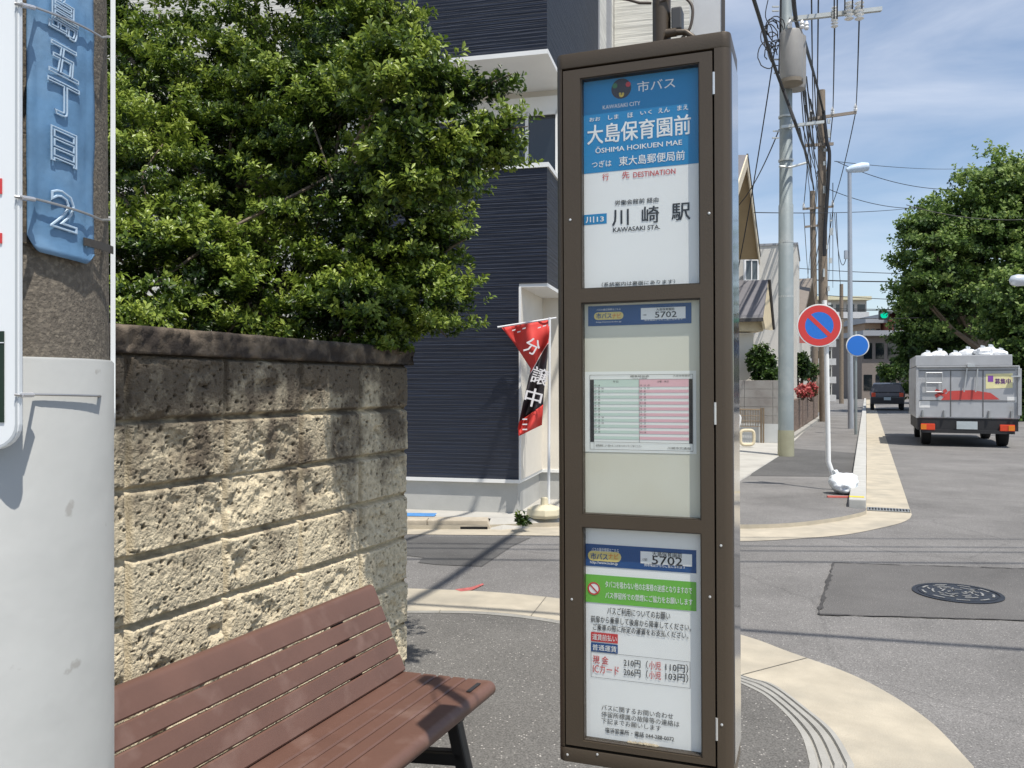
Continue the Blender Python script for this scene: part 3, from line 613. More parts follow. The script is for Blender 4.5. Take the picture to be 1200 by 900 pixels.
M_PRINT = mat('print_white', (.90, .905, .89), .5, var=.025, scale=5)
M_AGED = mat('aged_backing', (.72, .71, .60), .6, var=.05, scale=5, second=(.62, .59, .46), thr=(.5, .78), sscale=5)
M_PAPER = mat('paper', (.86, .88, .84), .7, var=.02)
M_BLUE = mat('print_blue', (.0, .235, .52), .6, var=.04)
M_NAVB = mat('print_navy', (.012, .075, .24), .5, var=.04)
M_BLACK = mat('print_black', (.02, .02, .022), .6, var=0)
M_REDP = mat('print_red', (.62, .05, .05), .6, var=0)
M_GREEN = mat('print_green', (.16, .50, .06), .5, var=.03)
M_GOLD = mat('print_gold', (.75, .62, .22), .5, var=.1, scale=40)
M_ORANGE = mat('print_orange', (.75, .25, .03), .5, var=0)
M_MINT = mat('print_mint', (.60, .73, .64), .6, var=0)
M_PINK = mat('print_pink', (.82, .50, .54), .6, var=0)
M_GREYP = mat('print_grey', (.20, .20, .21), .6, var=0)
M_HING = mat('bright_hinge', (.75, .75, .72), .3, metal=.6, var=.05)
stop = thing('bus_stop_sign', W3(SW / 2, H - H / Q, .14), 'tall bronze bus stop pillar with three stacked timetable panels', 'bus stop sign')
# plan of the housing: rounded corners, recessed front
def arc(cx, cy, r, a0, a1, n=7): return [(cx + r * math.cos(a), cy + r * math.sin(a)) for a in np.linspace(R(a0), R(a1), n)]
rc = .026; plan = arc(rc, rc, rc, 180, 270) + arc(SW - rc, rc, rc, 270, 360) + arc(SW - rc, SD - rc, rc, 0, 90) + arc(rc, SD - rc, rc, 90, 180)
XG = S(838, 470, 0)[0]                                       # hinge line: door to its left, fixed post to its right
post_l, dl, dr_ = .012, .012, XG - .003
plan2 = arc(rc, rc, rc, 180, 250) + [(.0125, .004)]
g = MB()
body = arc(rc, rc, rc, 180, 262) + [(.024, .052), (XG + .002, .052), (XG + .002, 0)] + arc(SW - rc, rc, rc, 270, 360) + arc(SW - rc, SD - rc, rc, 0, 90) + arc(rc, SD - rc, rc, 90, 180)
g.prism([W3(x, S0 + .05, y) for x, y in body], ZQ * (S1 - S0 - .10))
g.build('housing', M_BRONZE, stop, smooth=True)
g = MB(); g.prism([W3(x, S1 - .05, y) for x, y in plan], ZQ * .05); g.build('end_cap', M_BRONZE, stop, bevel=.0023, smooth=True)
g = MB(); g.prism([W3(x, S0, y) for x, y in plan], ZQ * .048); g.build('end_cap', M_BRONZE, stop, bevel=.0023, smooth=True)
g = MB(); g.obox(W3(SW + .0005, S0 + .06, rc + .004), SB * (SD - 2 * rc - .008), ZQ * (S1 - S0 - .12), SE * .0022); g.build('side_panel', M_SIDE, stop)
# door frame with three openings
oL, oR = .5 * (S(681, 470, 0)[0] + S(681.3, 470, 0)[0]), S(821.3, 470, 0)[0]
zs_ = [S(681, y, 0)[1] for y in (90.4, 338.6, 354, 602.9, 617, 867.7)]
d0, d1 = .027, XG - .004; zt, zb = S1 - .058, S0 + .058
g = MB(); fr_d = SB * .030
def fbar(g, a, b, z0, z1, f0=-.001): g.obox(W3(a, z0, f0), SE * (b - a), SB * (.030 - f0), ZQ * (z1 - z0))
fbar(g, d0, oL, zb, zt); fbar(g, oR, d1, zb, zt)
fbar(g, oL, oR, zs_[0], zt); fbar(g, oL, oR, zs_[2], zs_[1]); fbar(g, oL, oR, zs_[4], zs_[3]); fbar(g, oL, oR, zb, zs_[5])
g.build('door_frame', M_BRONZE, stop)
g = MB()
for i in (0, 2, 4):       # darker gasket lining each opening
    z1, z0 = zs_[i], zs_[i + 1]
    for a, b, c, d in ((oL, oL + .004, z0, z1), (oR - .004, oR, z0, z1), (oL + .004, oR - .004, z0, z0 + .004), (oL + .004, oR - .004, z1 - .004, z1)): g.obox(W3(a, c, .004), SE * (b - a), SB * .028, ZQ * (d - c))
g.build('gasket', M_BRONZE2, stop)
for py in (97, 485, 855):
    s, z = S(838.5, py, 0); g = MB(); g.tube([W3(XG, z - .035, .000), W3(XG, z + .035, .000)], .0042 * Q, 8); g.build('hinge', M_HING, stop)
for px, py in ((668, 257), (670, 702), (831, 250), (832, 700), (845, 640), (846, 850), (700, 884), (665, 884)):
    s, z = S(px, py, 0); g = MB(); g.lathe(W3(s, z, -.0005), [(.0042 * Q, 0), (.0042 * Q, .0015 * Q), (.002 * Q, .0025 * Q)], 10, axis=-SB); g.build('screw', M_HING, stop)
# panels
RP = .033
panels = []
for nm, i, m in (('route_panel', 0, M_PRINT), ('timetable_panel', 2, M_AGED), ('notice_panel', 4, M_PRINT)):
    g = MB(); g.obox(W3(oL - .003, zs_[i + 1] - .004, RP), SE * (oR - oL + .006), SB * .004, ZQ * (zs_[i] - zs_[i + 1] + .008)); panels.append(g.build(nm, m, stop))
    g = MB(); g.obox(W3(oL + .004, zs_[i + 1] + .004, .016), SE * (oR - oL - .008), SB * .003, ZQ * (zs_[i] - zs_[i + 1] - .008)); g.build('pane', MATS.get('clear_pane') or pane('clear_pane'), stop)
PA, PB, PC = panels
def child(g, name, m, par): return g.build(name, m, par)
def rect(g, blpx, trpx, lay=1):
    (s0, z0), (s1, z1) = S(*blpx, RP), S(*trpx, RP); r = RP - .0007 * lay
    g.add([W3(s0, z0, r), W3(s1, z0, r), W3(s1, z1, r), W3(s0, z1, r)], [(0, 1, 2, 3)])
def srect(g, s0, s1, z0, z1, lay=1): 
    r = RP - .0007 * lay; g.add([W3(s0, z0, r), W3(s1, z0, r), W3(s1, z1, r), W3(s0, z1, r)], [(0, 1, 2, 3)])
def txt(g, body, blpx, trpx, bold=0., lay=2, res=2):
    v, f = glyphs(body, bold, res); lo, hi = v[:, :2].min(0), v[:, :2].max(0); (s0, z0), (s1, z1) = S(*blpx, RP), S(*trpx, RP); r = RP - .0007 * lay
    if lay == 3: z0, z1 = z0 + .07 * (z1 - z0), z1 - .09 * (z1 - z0)
    q = (v[:, :2] - lo) / (hi - lo + 1e-9); g.add([W3(s0 + a * (s1 - s0), z0 + b * (z1 - z0), r - c * .01) for (a, b), c in zip(q, v[:, 2])], f)
def disc(g, px, py, rad, lay=2, n=28, inner=None, a0=0, a1=360):
    s, z = S(px, py, RP); r = RP - .0007 * lay; an = np.linspace(R(a0), R(a1), n)
    if inner is None: g.poly([W3(s + rad * math.cos(a), z + rad * math.sin(a), r) for a in an[:-1 if a1 - a0 == 360 else None]])
    else: g.strip([W3(s + inner * math.cos(a), z + inner * math.sin(a), r) for a in an], [W3(s + rad * math.cos(a), z + rad * math.sin(a), r) for a in an])
# --- top panel
g = MB(); zblue = S(679.8, 203.5, RP)[1]; srect(g, oL, oR, zblue, zs_[0] + .002); child(g, 'blue_header', M_BLUE, PA)
g = MB(); Z5 = lambda x, y: (640 + x / 2.8125, 30 + y / 2.8125)
txt(g, '市バス', Z5(300, 219), Z5(425, 168), .012); txt(g, 'KAWASAKI CITY', Z5(186, 275), Z5(310, 247), .01)
for w_, x0, x1, y0, y1 in (('おお', 142, 178, 315, 298), ('しま', 204, 238, 309, 290), ('ほ', 268, 286, 303, 284), ('いく', 310, 348, 294, 276), ('えん', 369, 407, 288, 267), ('まえ', 432, 468, 280, 259)): txt(g, w_, Z5(x0, y0), Z5(x1, y1), .02)
txt(g, '大島保育園前', Z5(135, 392), Z5(477, 290), .028, res=3); txt(g, 'ŌSHIMA HOIKUEN MAE', Z5(162, 420), Z5(448, 370), .022)
txt(g, 'つぎは', Z5(150, 468), Z5(215, 440), .012); txt(g, '東大島郵便局前', Z5(240, 462), Z5(457, 410), .018)
child(g, 'white_lettering', M_PRINT, PA)
g = TG(); txt(g, '行', Z5(185, 510), Z5(206, 485), .01); txt(g, '先', Z5(250, 504), Z5(274, 478), .01); txt(g, 'DESTINATION', Z5(287, 500), Z5(426, 470), .01); child(g, 'red_lettering', M_REDP, PA)
g = TG(); txt(g, '労働会館前 経由', Z5(226, 592), Z5(370, 564), .012); txt(g, '川', Z5(217, 660), Z5(272, 603), .022); txt(g, '崎', Z5(315, 652), Z5(372, 592), .022); txt(g, '駅', Z5(413, 643), Z5(475, 582), .022)
txt(g, 'KAWASAKI STA.', Z5(220, 680), Z5(375, 655), .02); txt(g, '（系統案内は裏面にあります）', Z5(183, 860), Z5(425, 835), .004); child(g, 'black_lettering', M_BLACK, PA)
g = MB(); rect(g, Z5(122, 656), Z5(199, 617)); child(g, 'route_tag', M_BLUE, PA)
g = TG(); txt(g, '川13', Z5(130, 650), Z5(190, 625), .03); child(g, 'route_number', M_PRINT, PA)
g = MB(); disc(g, *Z5(247, 206), .0335); child(g, 'emblem', mat('emblem_dark', (.03, .025, .03), .5, var=0), PA)
g = MB(); disc(g, *Z5(270, 192), .0085, 3); child(g, 'emblem_red', M_REDP, PA)
g = MB(); disc(g, *Z5(226, 197), .0085, 3); child(g, 'emblem_green', mat('emblem_green', (.05, .2, .06), .5, var=0), PA)
g = MB(); disc(g, *Z5(248, 226), .0085, 3, a0=180, a1=360); disc(g, *Z5(243, 223), .004, 3.2); disc(g, *Z5(253, 223), .004, 3.2); child(g, 'emblem_yellow', mat('emblem_yellow', (.7, .5, .05), .5, var=0), PA)
# --- navigation strips on the lower two panels
def navi(par, strip, pill, url, over, box, tiny, num, sub, under):
    g = MB(); rect(g, *strip, 2); child(g, 'blue_strip', M_NAVB, par)
    g = MB(); rect(g, *box, 3); child(g, 'white_box', M_PRINT, par)
    g = TG(); txt(g, 'http://www.kcbn.jp', *url, .004, 3); txt(g, 'バスの接近情報はこちら', *over, 0, 3); txt(g, '携帯電話からもご覧になれます', *under, 0, 3); child(g, 'white_lettering', M_PRINT, par)
    (s0, z0), (s1, z1) = S(*pill[0], RP), S(*pill[1], RP); r = (z1 - z0) / 2; n = MB()
    pts = [(s0 + r + r * math.cos(a), (z0 + z1) / 2 + r * math.sin(a)) for a in np.linspace(R(90), R(270), 9)] + [(s1 - r + r * math.cos(a), (z0 + z1) / 2 + r * math.sin(a)) for a in np.linspace(R(-90), R(90), 9)]
    n.poly([W3(a, b, RP - .0007 * 3) for a, b in pts]); child(n, 'logo_pill', M_GOLD, par)
    w_ = pill[1][0] - pill[0][0]; h_ = pill[0][1] - pill[1][1]
    g = TG(); txt(g, '市バス', (pill[0][0] + w_ * .08, pill[0][1] - h_ * .14), (pill[0][0] + w_ * .60, pill[1][1] + h_ * .14), .03, 4); child(g, 'logo_lettering', M_NAVB, par)
    g = TG(); txt(g, 'ナビ', (pill[0][0] + w_ * .62, pill[0][1] - h_ * .18), (pill[0][0] + w_ * .92, pill[1][1] + h_ * .18), .03, 4); child(g, 'logo_lettering', M_ORANGE, par)
    g = TG(); txt(g, '5702', *num, .012, 4); txt(g, '大島保育園前', *tiny, .008, 4); txt(g, 'バス停番号', *sub, 0, 4); child(g, 'stop_number', M_BLACK, par)
Z6 = lambda x, y: (640 + x / 3.2143, 340 + y / 3.2143); Z7 = lambda x, y: (640 + x / 3., 600 + y / 3.)
navi(PB, (Z6(158, 135), Z6(547, 47)), (Z6(180, 112), Z6(291, 80)), (Z6(188, 124), Z6(283, 114)), (Z6(190, 78), Z6(280, 66)), (Z6(357, 111), Z6(525, 62)), (Z6(415, 78), Z6(483, 66)), (Z6(410, 104), Z6(492, 79)), (Z6(363, 97), Z6(378, 90)), (Z6(370, 117), Z6(515, 105)))
navi(PC, (Z7(131, 187), Z7(528, 136)), (Z7(147, 169), Z7(264, 142)), (Z7(155, 183), Z7(252, 176)), (Z7(160, 140), Z7(255, 128)), (Z7(332, 180), Z7(513, 150)), (Z7(373, 155), Z7(478, 145)), (Z7(372, 183), Z7(480, 161)), (Z7(338, 172), Z7(356, 163)), (Z7(345, 192), Z7(490, 186)))
# --- middle panel: the timetable sheet
(sa, za), (sb, zb_) = S(*Z6(147, 607), RP), S(*Z6(565, 304), RP); g = MB(); srect(g, sa, sb, za, zb_, 2); child(g, 'timetable_sheet', M_PAPER, PB)
g1, g2, gk = MB(), MB(), MB(); T = lambda fx, fz: (sa + fx * (sb - sa), za + fz * (zb_ - za))
def tr_(g, x0, x1, y0, y1, lay=3): 
    a, b = T(x0, y0); c, d = T(x1, y1); srect(g, a, c, b, d, lay)
def tt(g, body, x0, x1, y0, y1, lay=4):
    v, f = glyphs(body, 0, 1); lo, hi = v[:, :2].min(0), v[:, :2].max(0); q = (v[:, :2] - lo) / (hi - lo + 1e-9); a, b = T(x0, y0); c, d = T(x1, y1)
    g.add([W3(a + i * (c - a), b + j * (d - b), RP - .0007 * lay) for i, j in q], f)
NR = 20; y1, y0 = .845, .125; dy = (y1 - y0) / NR
tr_(g1, .085, .50, y1, y1 + .055); tr_(g2, .50, .935, y1, y1 + .055)
for k in range(NR):
    if k % 2 == 0: tr_(g1, .085, .50, y1 - dy * (k + 1), y1 - dy * k); tr_(g2, .50, .935, y1 - dy * (k + 1), y1 - dy * k)
    if k < 17:
        for c in range(3 if k in (1, 2, 11, 12, 13) else 2): tt(gk, '%02d' % ((7 + 11 * c + 5 * k) % 60), .09 + .033 * c, .108 + .033 * c, y1 - dy * (k + .8), y1 - dy * (k + .2))
        for c in range(2 if k > 1 else 3): tt(gk, '%02d' % ((9 + 17 * c + 7 * k) % 60), .508 + .033 * c, .526 + .033 * c, y1 - dy * (k + .8), y1 - dy * (k + .2))
tr_(gk, .050, .083, y0, y1 + .055); tr_(gk, .937, .968, y0, y1 + .055)
for a in ((.046, .972, .03, .034), (.046, .972, .955, .959), (.046, .0485, .03, .959), (.9695, .972, .03, .959), (.083, .0848, .03, .9), (.498, .5005, .125, .9), (.046, .972, .123, .126), (.046, .972, .899, .902)): tr_(gk, *a, 4)
tt(gk, '標準時刻表', .42, .59, .925, .95); tt(gk, '川13 川崎駅', .44, .57, .905, .92); tt(gk, '平日', .26, .31, .86, .885); tt(gk, '土曜・休日', .66, .76, .86, .885); tt(gk, '大島保育園前', .80, .95, .93, .95)
tt(gk, '道路事情により遅れることがありますのでご了承ください', .1, .52, .065, .095); tt(gk, '川崎市交通局', .75, .95, .05, .08)
child(g1, 'weekday_rows', M_MINT, PB); child(g2, 'holiday_rows', M_PINK, PB); child(gk, 'timetable_print', M_BLACK, PB)
# --- bottom panel
g = MB(); (sg0, zg0), (sg1, zg1) = S(*Z7(131, 314), RP), S(*Z7(528, 248), RP); srect(g, sg0, sg1, zg0, zg1, 2); child(g, 'green_band', M_GREEN, PC)
g = TG(); txt(g, 'タバコを吸わない他のお客様の迷惑となりますので', Z7(208, 267), Z7(513, 263), .016, 3); txt(g, 'バス停留所での禁煙にご協力をお願いします', Z7(208, 305), Z7(515, 304), .016, 3)
child(g, 'white_lettering', M_PRINT, PC)
g = MB(); disc(g, *Z7(168, 268), .0215, 3); child(g, 'no_smoking_sign', M_PRINT, PC)
g = TG(); disc(g, *Z7(168, 268), .0215, 4, 32, .0165); sc_, zc_ = S(*Z7(168, 268), RP)
for sg in (1,):
    a = R(-45); u, w = V(math.cos(a), math.sin(a)) * .018, V(-math.sin(a), math.cos(a)) * .0022
    g.poly([W3(sc_ + q[0], zc_ + q[1], RP - .0035) for q in (-u - w, u - w, u + w, -u + w)])
(s0, z0), (s1, z1) = S(*Z7(158, 453), RP), S(*Z7(252, 430), RP); srect(g, s0, s1, z0, z1, 2)
txt(g, '現 金', Z7(165, 533), Z7(219, 505), .01, 3); txt(g, 'ICカード', Z7(165, 566), Z7(256, 540), .004, 3)
txt(g, '小児', Z7(362, 555), Z7(404, 525), .004, 3); txt(g, '小児', Z7(362, 588), Z7(404, 560), .004, 3); child(g, 'red_print', M_REDP, PC)
g = MB(); (s0, z0), (s1, z1) = S(*Z7(158, 488), RP), S(*Z7(252, 467), RP); srect(g, s0, s1, z0, z1, 2); child(g, 'blue_tag', M_NAVB, PC)
g = TG(); txt(g, '運賃前払い', Z7(163, 450), Z7(248, 433), .014, 3); txt(g, '普通運賃', Z7(163, 486), Z7(248, 470), .014, 3); child(g, 'tag_lettering', M_PRINT, PC)
g = TG()
txt(g, 'バスご利用についてのお願い', Z7(215, 362), Z7(436, 350), .003, 3); txt(g, '前扉から乗車して後扉から降車してください。', Z7(158, 388), Z7(510, 393), .003, 3); txt(g, 'ご乗車の際に所定の運賃をお支払ください。', Z7(165, 416), Z7(500, 422), .003, 3)
txt(g, '210円（', Z7(273, 545), Z7(358, 520), .004, 3); txt(g, '110円）', Z7(420, 562), Z7(500, 534), .004, 3); txt(g, '206円（', Z7(273, 578), Z7(358, 553), .004, 3); txt(g, '103円）', Z7(420, 594), Z7(500, 567), .004, 3)
txt(g, 'バスに関するお問い合わせ', Z7(195, 697), Z7(447, 707), 0, 3); txt(g, '停留所標識の故障等の連絡は', Z7(195, 721), Z7(469, 735), 0, 3); txt(g, '下記までお願いします', Z7(195, 743), Z7(404, 750), 0, 3); txt(g, '塩浜営業所・電話 044-288-0072', Z7(208, 775), Z7(450, 788), .006, 3)
child(g, 'black_lettering', M_BLACK, PC)
g = MB(); (s0, z0), (s1, z1) = S(*Z7(158, 579), RP), S(*Z7(507, 528), RP); th = .0012
for q in ((s0, s1, z0, z0 + th), (s0, s1, z1 - th, z1), (s0, s0 + th, z0, z1), (s1 - th, s1, z0, z1)): srect(g, *q, 2)
child(g, 'fare_border', M_GREYP, PC)
g = MB()
for k in range(26):
    s, z = S(*Z7(random.gauss(350, 34), random.gauss(826, 8)), RP); g.ball(W3(s, max(z, zs_[5] + .006), RP - .006), .008 * Q, .004 * Q, .004 * Q, 6, 4, .3)
g.build('debris', mat('dry_debris', (.5, .42, .3), .95, var=.4, scale=60), stop)
# post below, mast, conduit, box and cable on top
MS, MR = .335, .14
g = MB(); c = W3(SW / 2, 0, .14); c[2] = 0
g.tube([c - ZZ * .02, c + ZZ * (W3(0, S0)[2] + .01)], .03, 16); g.lathe(c, [(.11, -.02), (.11, .012), (.05, .016), (.03, .05)], 24); g.build('post', M_BRONZE, stop, smooth=True)
def pm(z, ds=0., dr=0.): return W3(MS + ds, z, MR + dr)
g = MB(); g.tube([pm(S1 - .01), pm(3.95)], .031 * Q, 16); g.lathe(pm(S1), [(.06 * Q, 0), (.06 * Q, .012 * Q), (.04 * Q, .02 * Q)], 20); g.build('mast', M_BRONZE, stop, smooth=True)
g = MB(); g.obox(pm(3.86, -.05, -.05), SE * .10, SB * .10, ZQ * .16); g.build('mast_head', M_BRONZE, stop, bevel=.006)
g = MB(); g.obox(pm(S1 + .075, .036, -.03), SE * .035, SB * .06, ZQ * .075); g.build('junction_box', mat('dark_grey_box', (.06, .06, .06), .5), stop, bevel=.003)
g = MB(); q = lambda ds, dz: pm(S1 + .062 + dz, ds, -.035); g.tube([q(.02, 0), q(.055, 0)], .014 * Q, 12)
g.tube([q(.05, 0), q(.085, -.004), q(.11, -.025), q(.115, -.07)], .010 * Q, 12); g.build('conduit', M_BRONZE, stop, smooth=True)
g = MB(); q = lambda ds, dz: pm(S1 + .175 + dz, ds, -.03)
g.tube(resample([q(.0, 0), q(.06, .012), q(.105, -.03), q(.10, -.10), q(.07, -.135)], 24), .005 * Q, 8)
g.tube(resample([q(-.03, 0), q(-.10, .02), q(-.16, .10), q(-.12, .6), q(-.02, 1.1), q(0, 1.3)], 36), .005 * Q, 8)
g.tube(resample([q(.03, .4), q(.12, .55), q(.2, .9), q(.1, 1.2), q(0, 1.32)], 30), .005 * Q, 8); g.build('cable', mat('brown_cable', (.09, .07, .055), .5), stop, smooth=True)
# the pillar leans a hair to the left
stop.rotation_mode = 'QUATERNION'; stop.rotation_quaternion = Matrix.Rotation(-R(.27), 4, Vector(norm(SB))).to_quaternion(); stop.location.x += .0062

# ------------------------------------------------------------------ slatted bench
M_SLAT = mat('brown_resin_slat', (.138, .072, .052), .45, var=.14, scale=5, bump=.0004, bscale=90, second=(.19, .115, .09), thr=(.56, .74), sscale=9, stretch=None)
M_BLKM = mat('black_casting', (.014, .014, .015), .38, var=.1)
U0, U1 = 1.02, 2.32
bench = thing('bench', UV(1.67, -1.25, 0), 'long bench of brown resin slats on black cast legs beside the block wall', 'bench')
def slat(v0, z0, v1, z1, th, round0=False, round1=False):
    """cross-section from (v0,z0) to (v1,z1), th thick away from the sitter; swept along the bench"""
    d = norm(V(v1 - v0, z1 - z0, 0)); nrm = V(d[1], -d[0], 0)      # points behind / below
    if nrm[1] > 0 : nrm = -nrm
    a, b = V(v0, z0, 0), V(v1, z1, 0); pts = []
    r = th / 2
    def end(c, s, rr):
        c2 = c - s * d * rr + nrm * rr
        return [c2 + rr * (math.cos(t) * (-nrm) + math.sin(t) * s * d) for t in np.linspace(0, math.pi, 9)]
    e0 = end(a, -1, r if round0 else .006) ; e1 = end(b, 1, r if round1 else .006)
    if not round0: e0 = [a + d * .004, a + nrm * .004, a + nrm * (th - .004), a + nrm * th + d * .004]
    if not round1: e1 = [b - d * .004, b + nrm * .004, b + nrm * (th - .004), b + nrm * th - d * .004]
    sec = e0 + e1[::-1]
    g = MB(); g.prism([UV(U0, q[0], q[1]) for q in sec], D2 * (U1 - U0)); return g.build('slat', M_SLAT, bench, smooth=True)
# backrest profile (v, z): top to seat
bt, bb = V(-1.482, .662), V(-1.356, .392)
cuts = [0, .255, .44, .62, .80, 1.0]
for k in range(5):
    a, b = bt + (bb - bt) * cuts[k], bt + (bb - bt) * cuts[k + 1]
    gap = (bb - bt) * .0075
    slat(a[0] + gap[0] * (k > 0), a[1] + gap[1] * (k > 0), b[0] - gap[0], b[1] - gap[1], .038 if k == 0 else .032, round0=(k == 0))
st, sf = V(-1.378, .388), V(-1.040, .402)
cuts = [0, .24, .40, .55, .70, 1.0]
for k in range(5):
    a, b = st + (sf - st) * cuts[k], st + (sf - st) * cuts[k + 1]; gap = (sf - st) * .007
    slat(a[0] + gap[0], a[1] + gap[1], b[0] - gap[0], b[1] - gap[1], .045 if k == 4 else .026, round1=(k == 4))
for u in (U0 + .16, U1 - .17):
    g = MB()
    def bar(p, q, wd, dp=.035): 
        d = norm(V(*q) - V(*p)); n_ = V(-d[1], d[0]); p, q = V(*p), V(*q)
        g.prism([UV(u - dp / 2, *(p + n_ * wd / 2)), UV(u - dp / 2, *(q + n_ * wd / 2)), UV(u - dp / 2, *(q - n_ * wd / 2)), UV(u - dp / 2, *(p - n_ * wd / 2))], D2 * dp)
    bar((-1.39, .352), (-1.07, .352), .034); bar((-1.40, .35), (-1.528, .62), .030); bar((-1.10, .345), (-1.02, .03), .040); bar((-1.30, .345), (-1.43, .03), .040); bar((-1.36, .20), (-1.06, .235), .040)
    bar((-1.06, .012), (-.985, .012), .024); bar((-1.47, .012), (-1.39, .012), .024)
    leg = g.build('leg', M_BLKM, bench, bevel=.006)
    g = MB()
    d = norm(V(-1.02 + 1.10, .03 - .345)); a, b = V(-1.02, .03) - d * .13, V(-1.02, .03) - d * .005; n_ = V(-d[1], d[0]) * .0235
    g.prism([UV(u - .02, *(a + n_)), UV(u - .02, *(b + n_)), UV(u - .02, *(b - n_)), UV(u - .02, *(a - n_))], D2 * .04); g.build('leg_sleeve', mat('grey_sleeve', (.16, .16, .16), .6), leg)
g = MB(); g.obox(UV(U1 - .115, -1.085, .4025), D2 * .075, N2 * .012, ZZ * .0022); g.build('slot_cover', mat('dark_rubber', (.03, .03, .033), .6), bench)

# ------------------------------------------------------------------ utility pole at the left with its plate, wrap and boards
PC0, PR = V(-.702, 1.075, 0), .165
M_PCON = mat('pole_concrete', (.15, .13, .105), .9, var=.25, scale=110, bump=.002, bscale=230, second=(.22, .19, .15), thr=(.5, .62), sscale=150, spec=.2)
M_WRAP = mat('grey_wrap', (.40, .405, .39), .55, var=.09, scale=4, bump=.004, bscale=8, second=(.30, .295, .275), thr=(.68, .71), sscale=16)
def cyl(th, z, r): return PC0 + V(r * math.sin(th), -r * math.cos(th), z)      # th measured from the viewer's side
upole = thing('utility_pole', PC0, 'thick concrete utility pole close at the left, its lower half wrapped in a grey sheet', 'utility pole')
g = MB(); g.lathe(PC0, [(PR + .004, -.02), (PR, 1.2), (PR - .02, 4.0), (PR - .05, 8.5)], 64); g.build('shaft', M_PCON, upole, smooth=True)
zw = P(72, 417, .95)[2]
g = MB(); g.lathe(PC0, [(PR + .0055, .0), (PR + .0045, zw - .003), (PR + .002, zw)], 90)
wr = g.build('wrap_sheet', M_WRAP, upole, smooth=True)
def th_at(px, r=PR):                        # angle on the pole that shows at picture column px
    best = min(np.linspace(-1.2, 1.5, 2000), key=lambda t: abs(CX + F * cyl(t, 0, r)[0] / cyl(t, 0, r)[1] - px)); return best
def z_at(py, th, r=PR): return H - (py - HY) / F * cyl(th, 0, r)[1]
M_PLATE = mat('faded_blue_plate', (.115, .235, .39), .45, var=.28, scale=11, second=(.19, .31, .45), thr=(.45, .7), sscale=9, bump=.0008, bscale=60)
ta, tb = th_at(33, PR + .012), th_at(113, PR + .012); tm = .5 * (ta + tb)
zp0, zp1 = z_at(303, tm), z_at(-120, tm)
plate = thing('address_plate', cyl(tm, zp0, PR + .01), 'faded blue address plate curved round the concrete pole, embossed with a vertical place name', 'sign plate')
nt_, nzz = 26, 60; Th, Zg = np.meshgrid(np.linspace(ta, tb, nt_), np.linspace(zp0, zp1, nzz))
dent = (fbm(Th * 9, Zg * 14, 77, 3) - .45) * .006
def psurf(th, z, off): 
    e = np.minimum(th - ta, tb - th); rim = np.where(e < .05, .0025, 0) + np.where(z - zp0 < .012, .0025, 0)
    return np.stack([PC0[0] + (PR + .007 + off) * np.sin(th), PC0[1] - (PR + .007 + off) * np.cos(th), z], -1) , rim
rimz = np.where((np.minimum(Th - ta, tb - Th) < .055) | (Zg - zp0 < .014), .0022, 0)
Rr = PR + .007 + dent + rimz
# round the lower corners by lifting them
corner = np.clip(.10 - np.minimum(Th - ta, tb - Th), 0, .10) / .10; Zg2 = np.where(Zg < zp0 + .02, np.maximum(Zg, zp0 + corner ** 2 * .016), Zg) - (Th - tm) * .015
Gp = np.stack([PC0[0] + Rr * np.sin(Th), PC0[1] - Rr * np.cos(Th), Zg2], -1)
po = grid_mesh(Gp, 'plate', M_PLATE, plate)
md = po.modifiers.new('thickness', 'SOLIDIFY'); md.thickness = .002; md.offset = -1
M_EMB = mat('embossed_outline', (.42, .54, .66), .4, var=.05)
g = TG()
for ch, py, hpx, wpx in (('大', -50, 40, 34), ('島', 23, 44, 31), ('五', 74, 38, 31), ('丁', 119, 41, 33), ('目', 174, 41, 27), ('2', 248, 46, 28)):
    v, f = glyphs(ch, .0, 2, outline=.021); lo, hi = v.min(0), v.max(0); q = (v - (lo + hi) / 2)
    th_c = th_at(77, PR + .012); sx = (th_at(77 + wpx / 2) - th_at(77 - wpx / 2)) / (hi[0] - lo[0]); zc_ = z_at(py, th_c); sz = hpx / F * cyl(th_c, 0, PR)[1] / (hi[1] - lo[1])
    out = []
    for a, b, c in q:
        th = th_c + a * sx; out.append(cyl(th, zc_ + b * sz - a * sx * .02 - (th_c - tm) * .015, PR + .010 + c * .06))
    g.add(out, f)
g.build('embossed_character', M_EMB, plate)
M_BAND = mat('steel_band', (.10, .09, .08), .5, metal=.5, var=.2)
def ring(name, par, z, t0, t1, r, hgt, m, tilt=0):
    th = np.linspace(t0, t1, 24); g = MB(); A = [cyl(t, z + tilt * (t - t0), r) for t in th]; B = [cyl(t, z + hgt + tilt * (t - t0), r) for t in th]; g.strip(A, B); o = g.build(name, m, par); md = o.modifiers.new('thickness', 'SOLIDIFY'); md.thickness = .0015; return o
ring('steel_band', plate, z_at(290, tm) , -1.5, ta + .06, PR + .004, .010, M_BAND); ring('steel_band', plate, z_at(291, tb), tb - .12, tb + .28, PR + .011, .010, M_BAND)
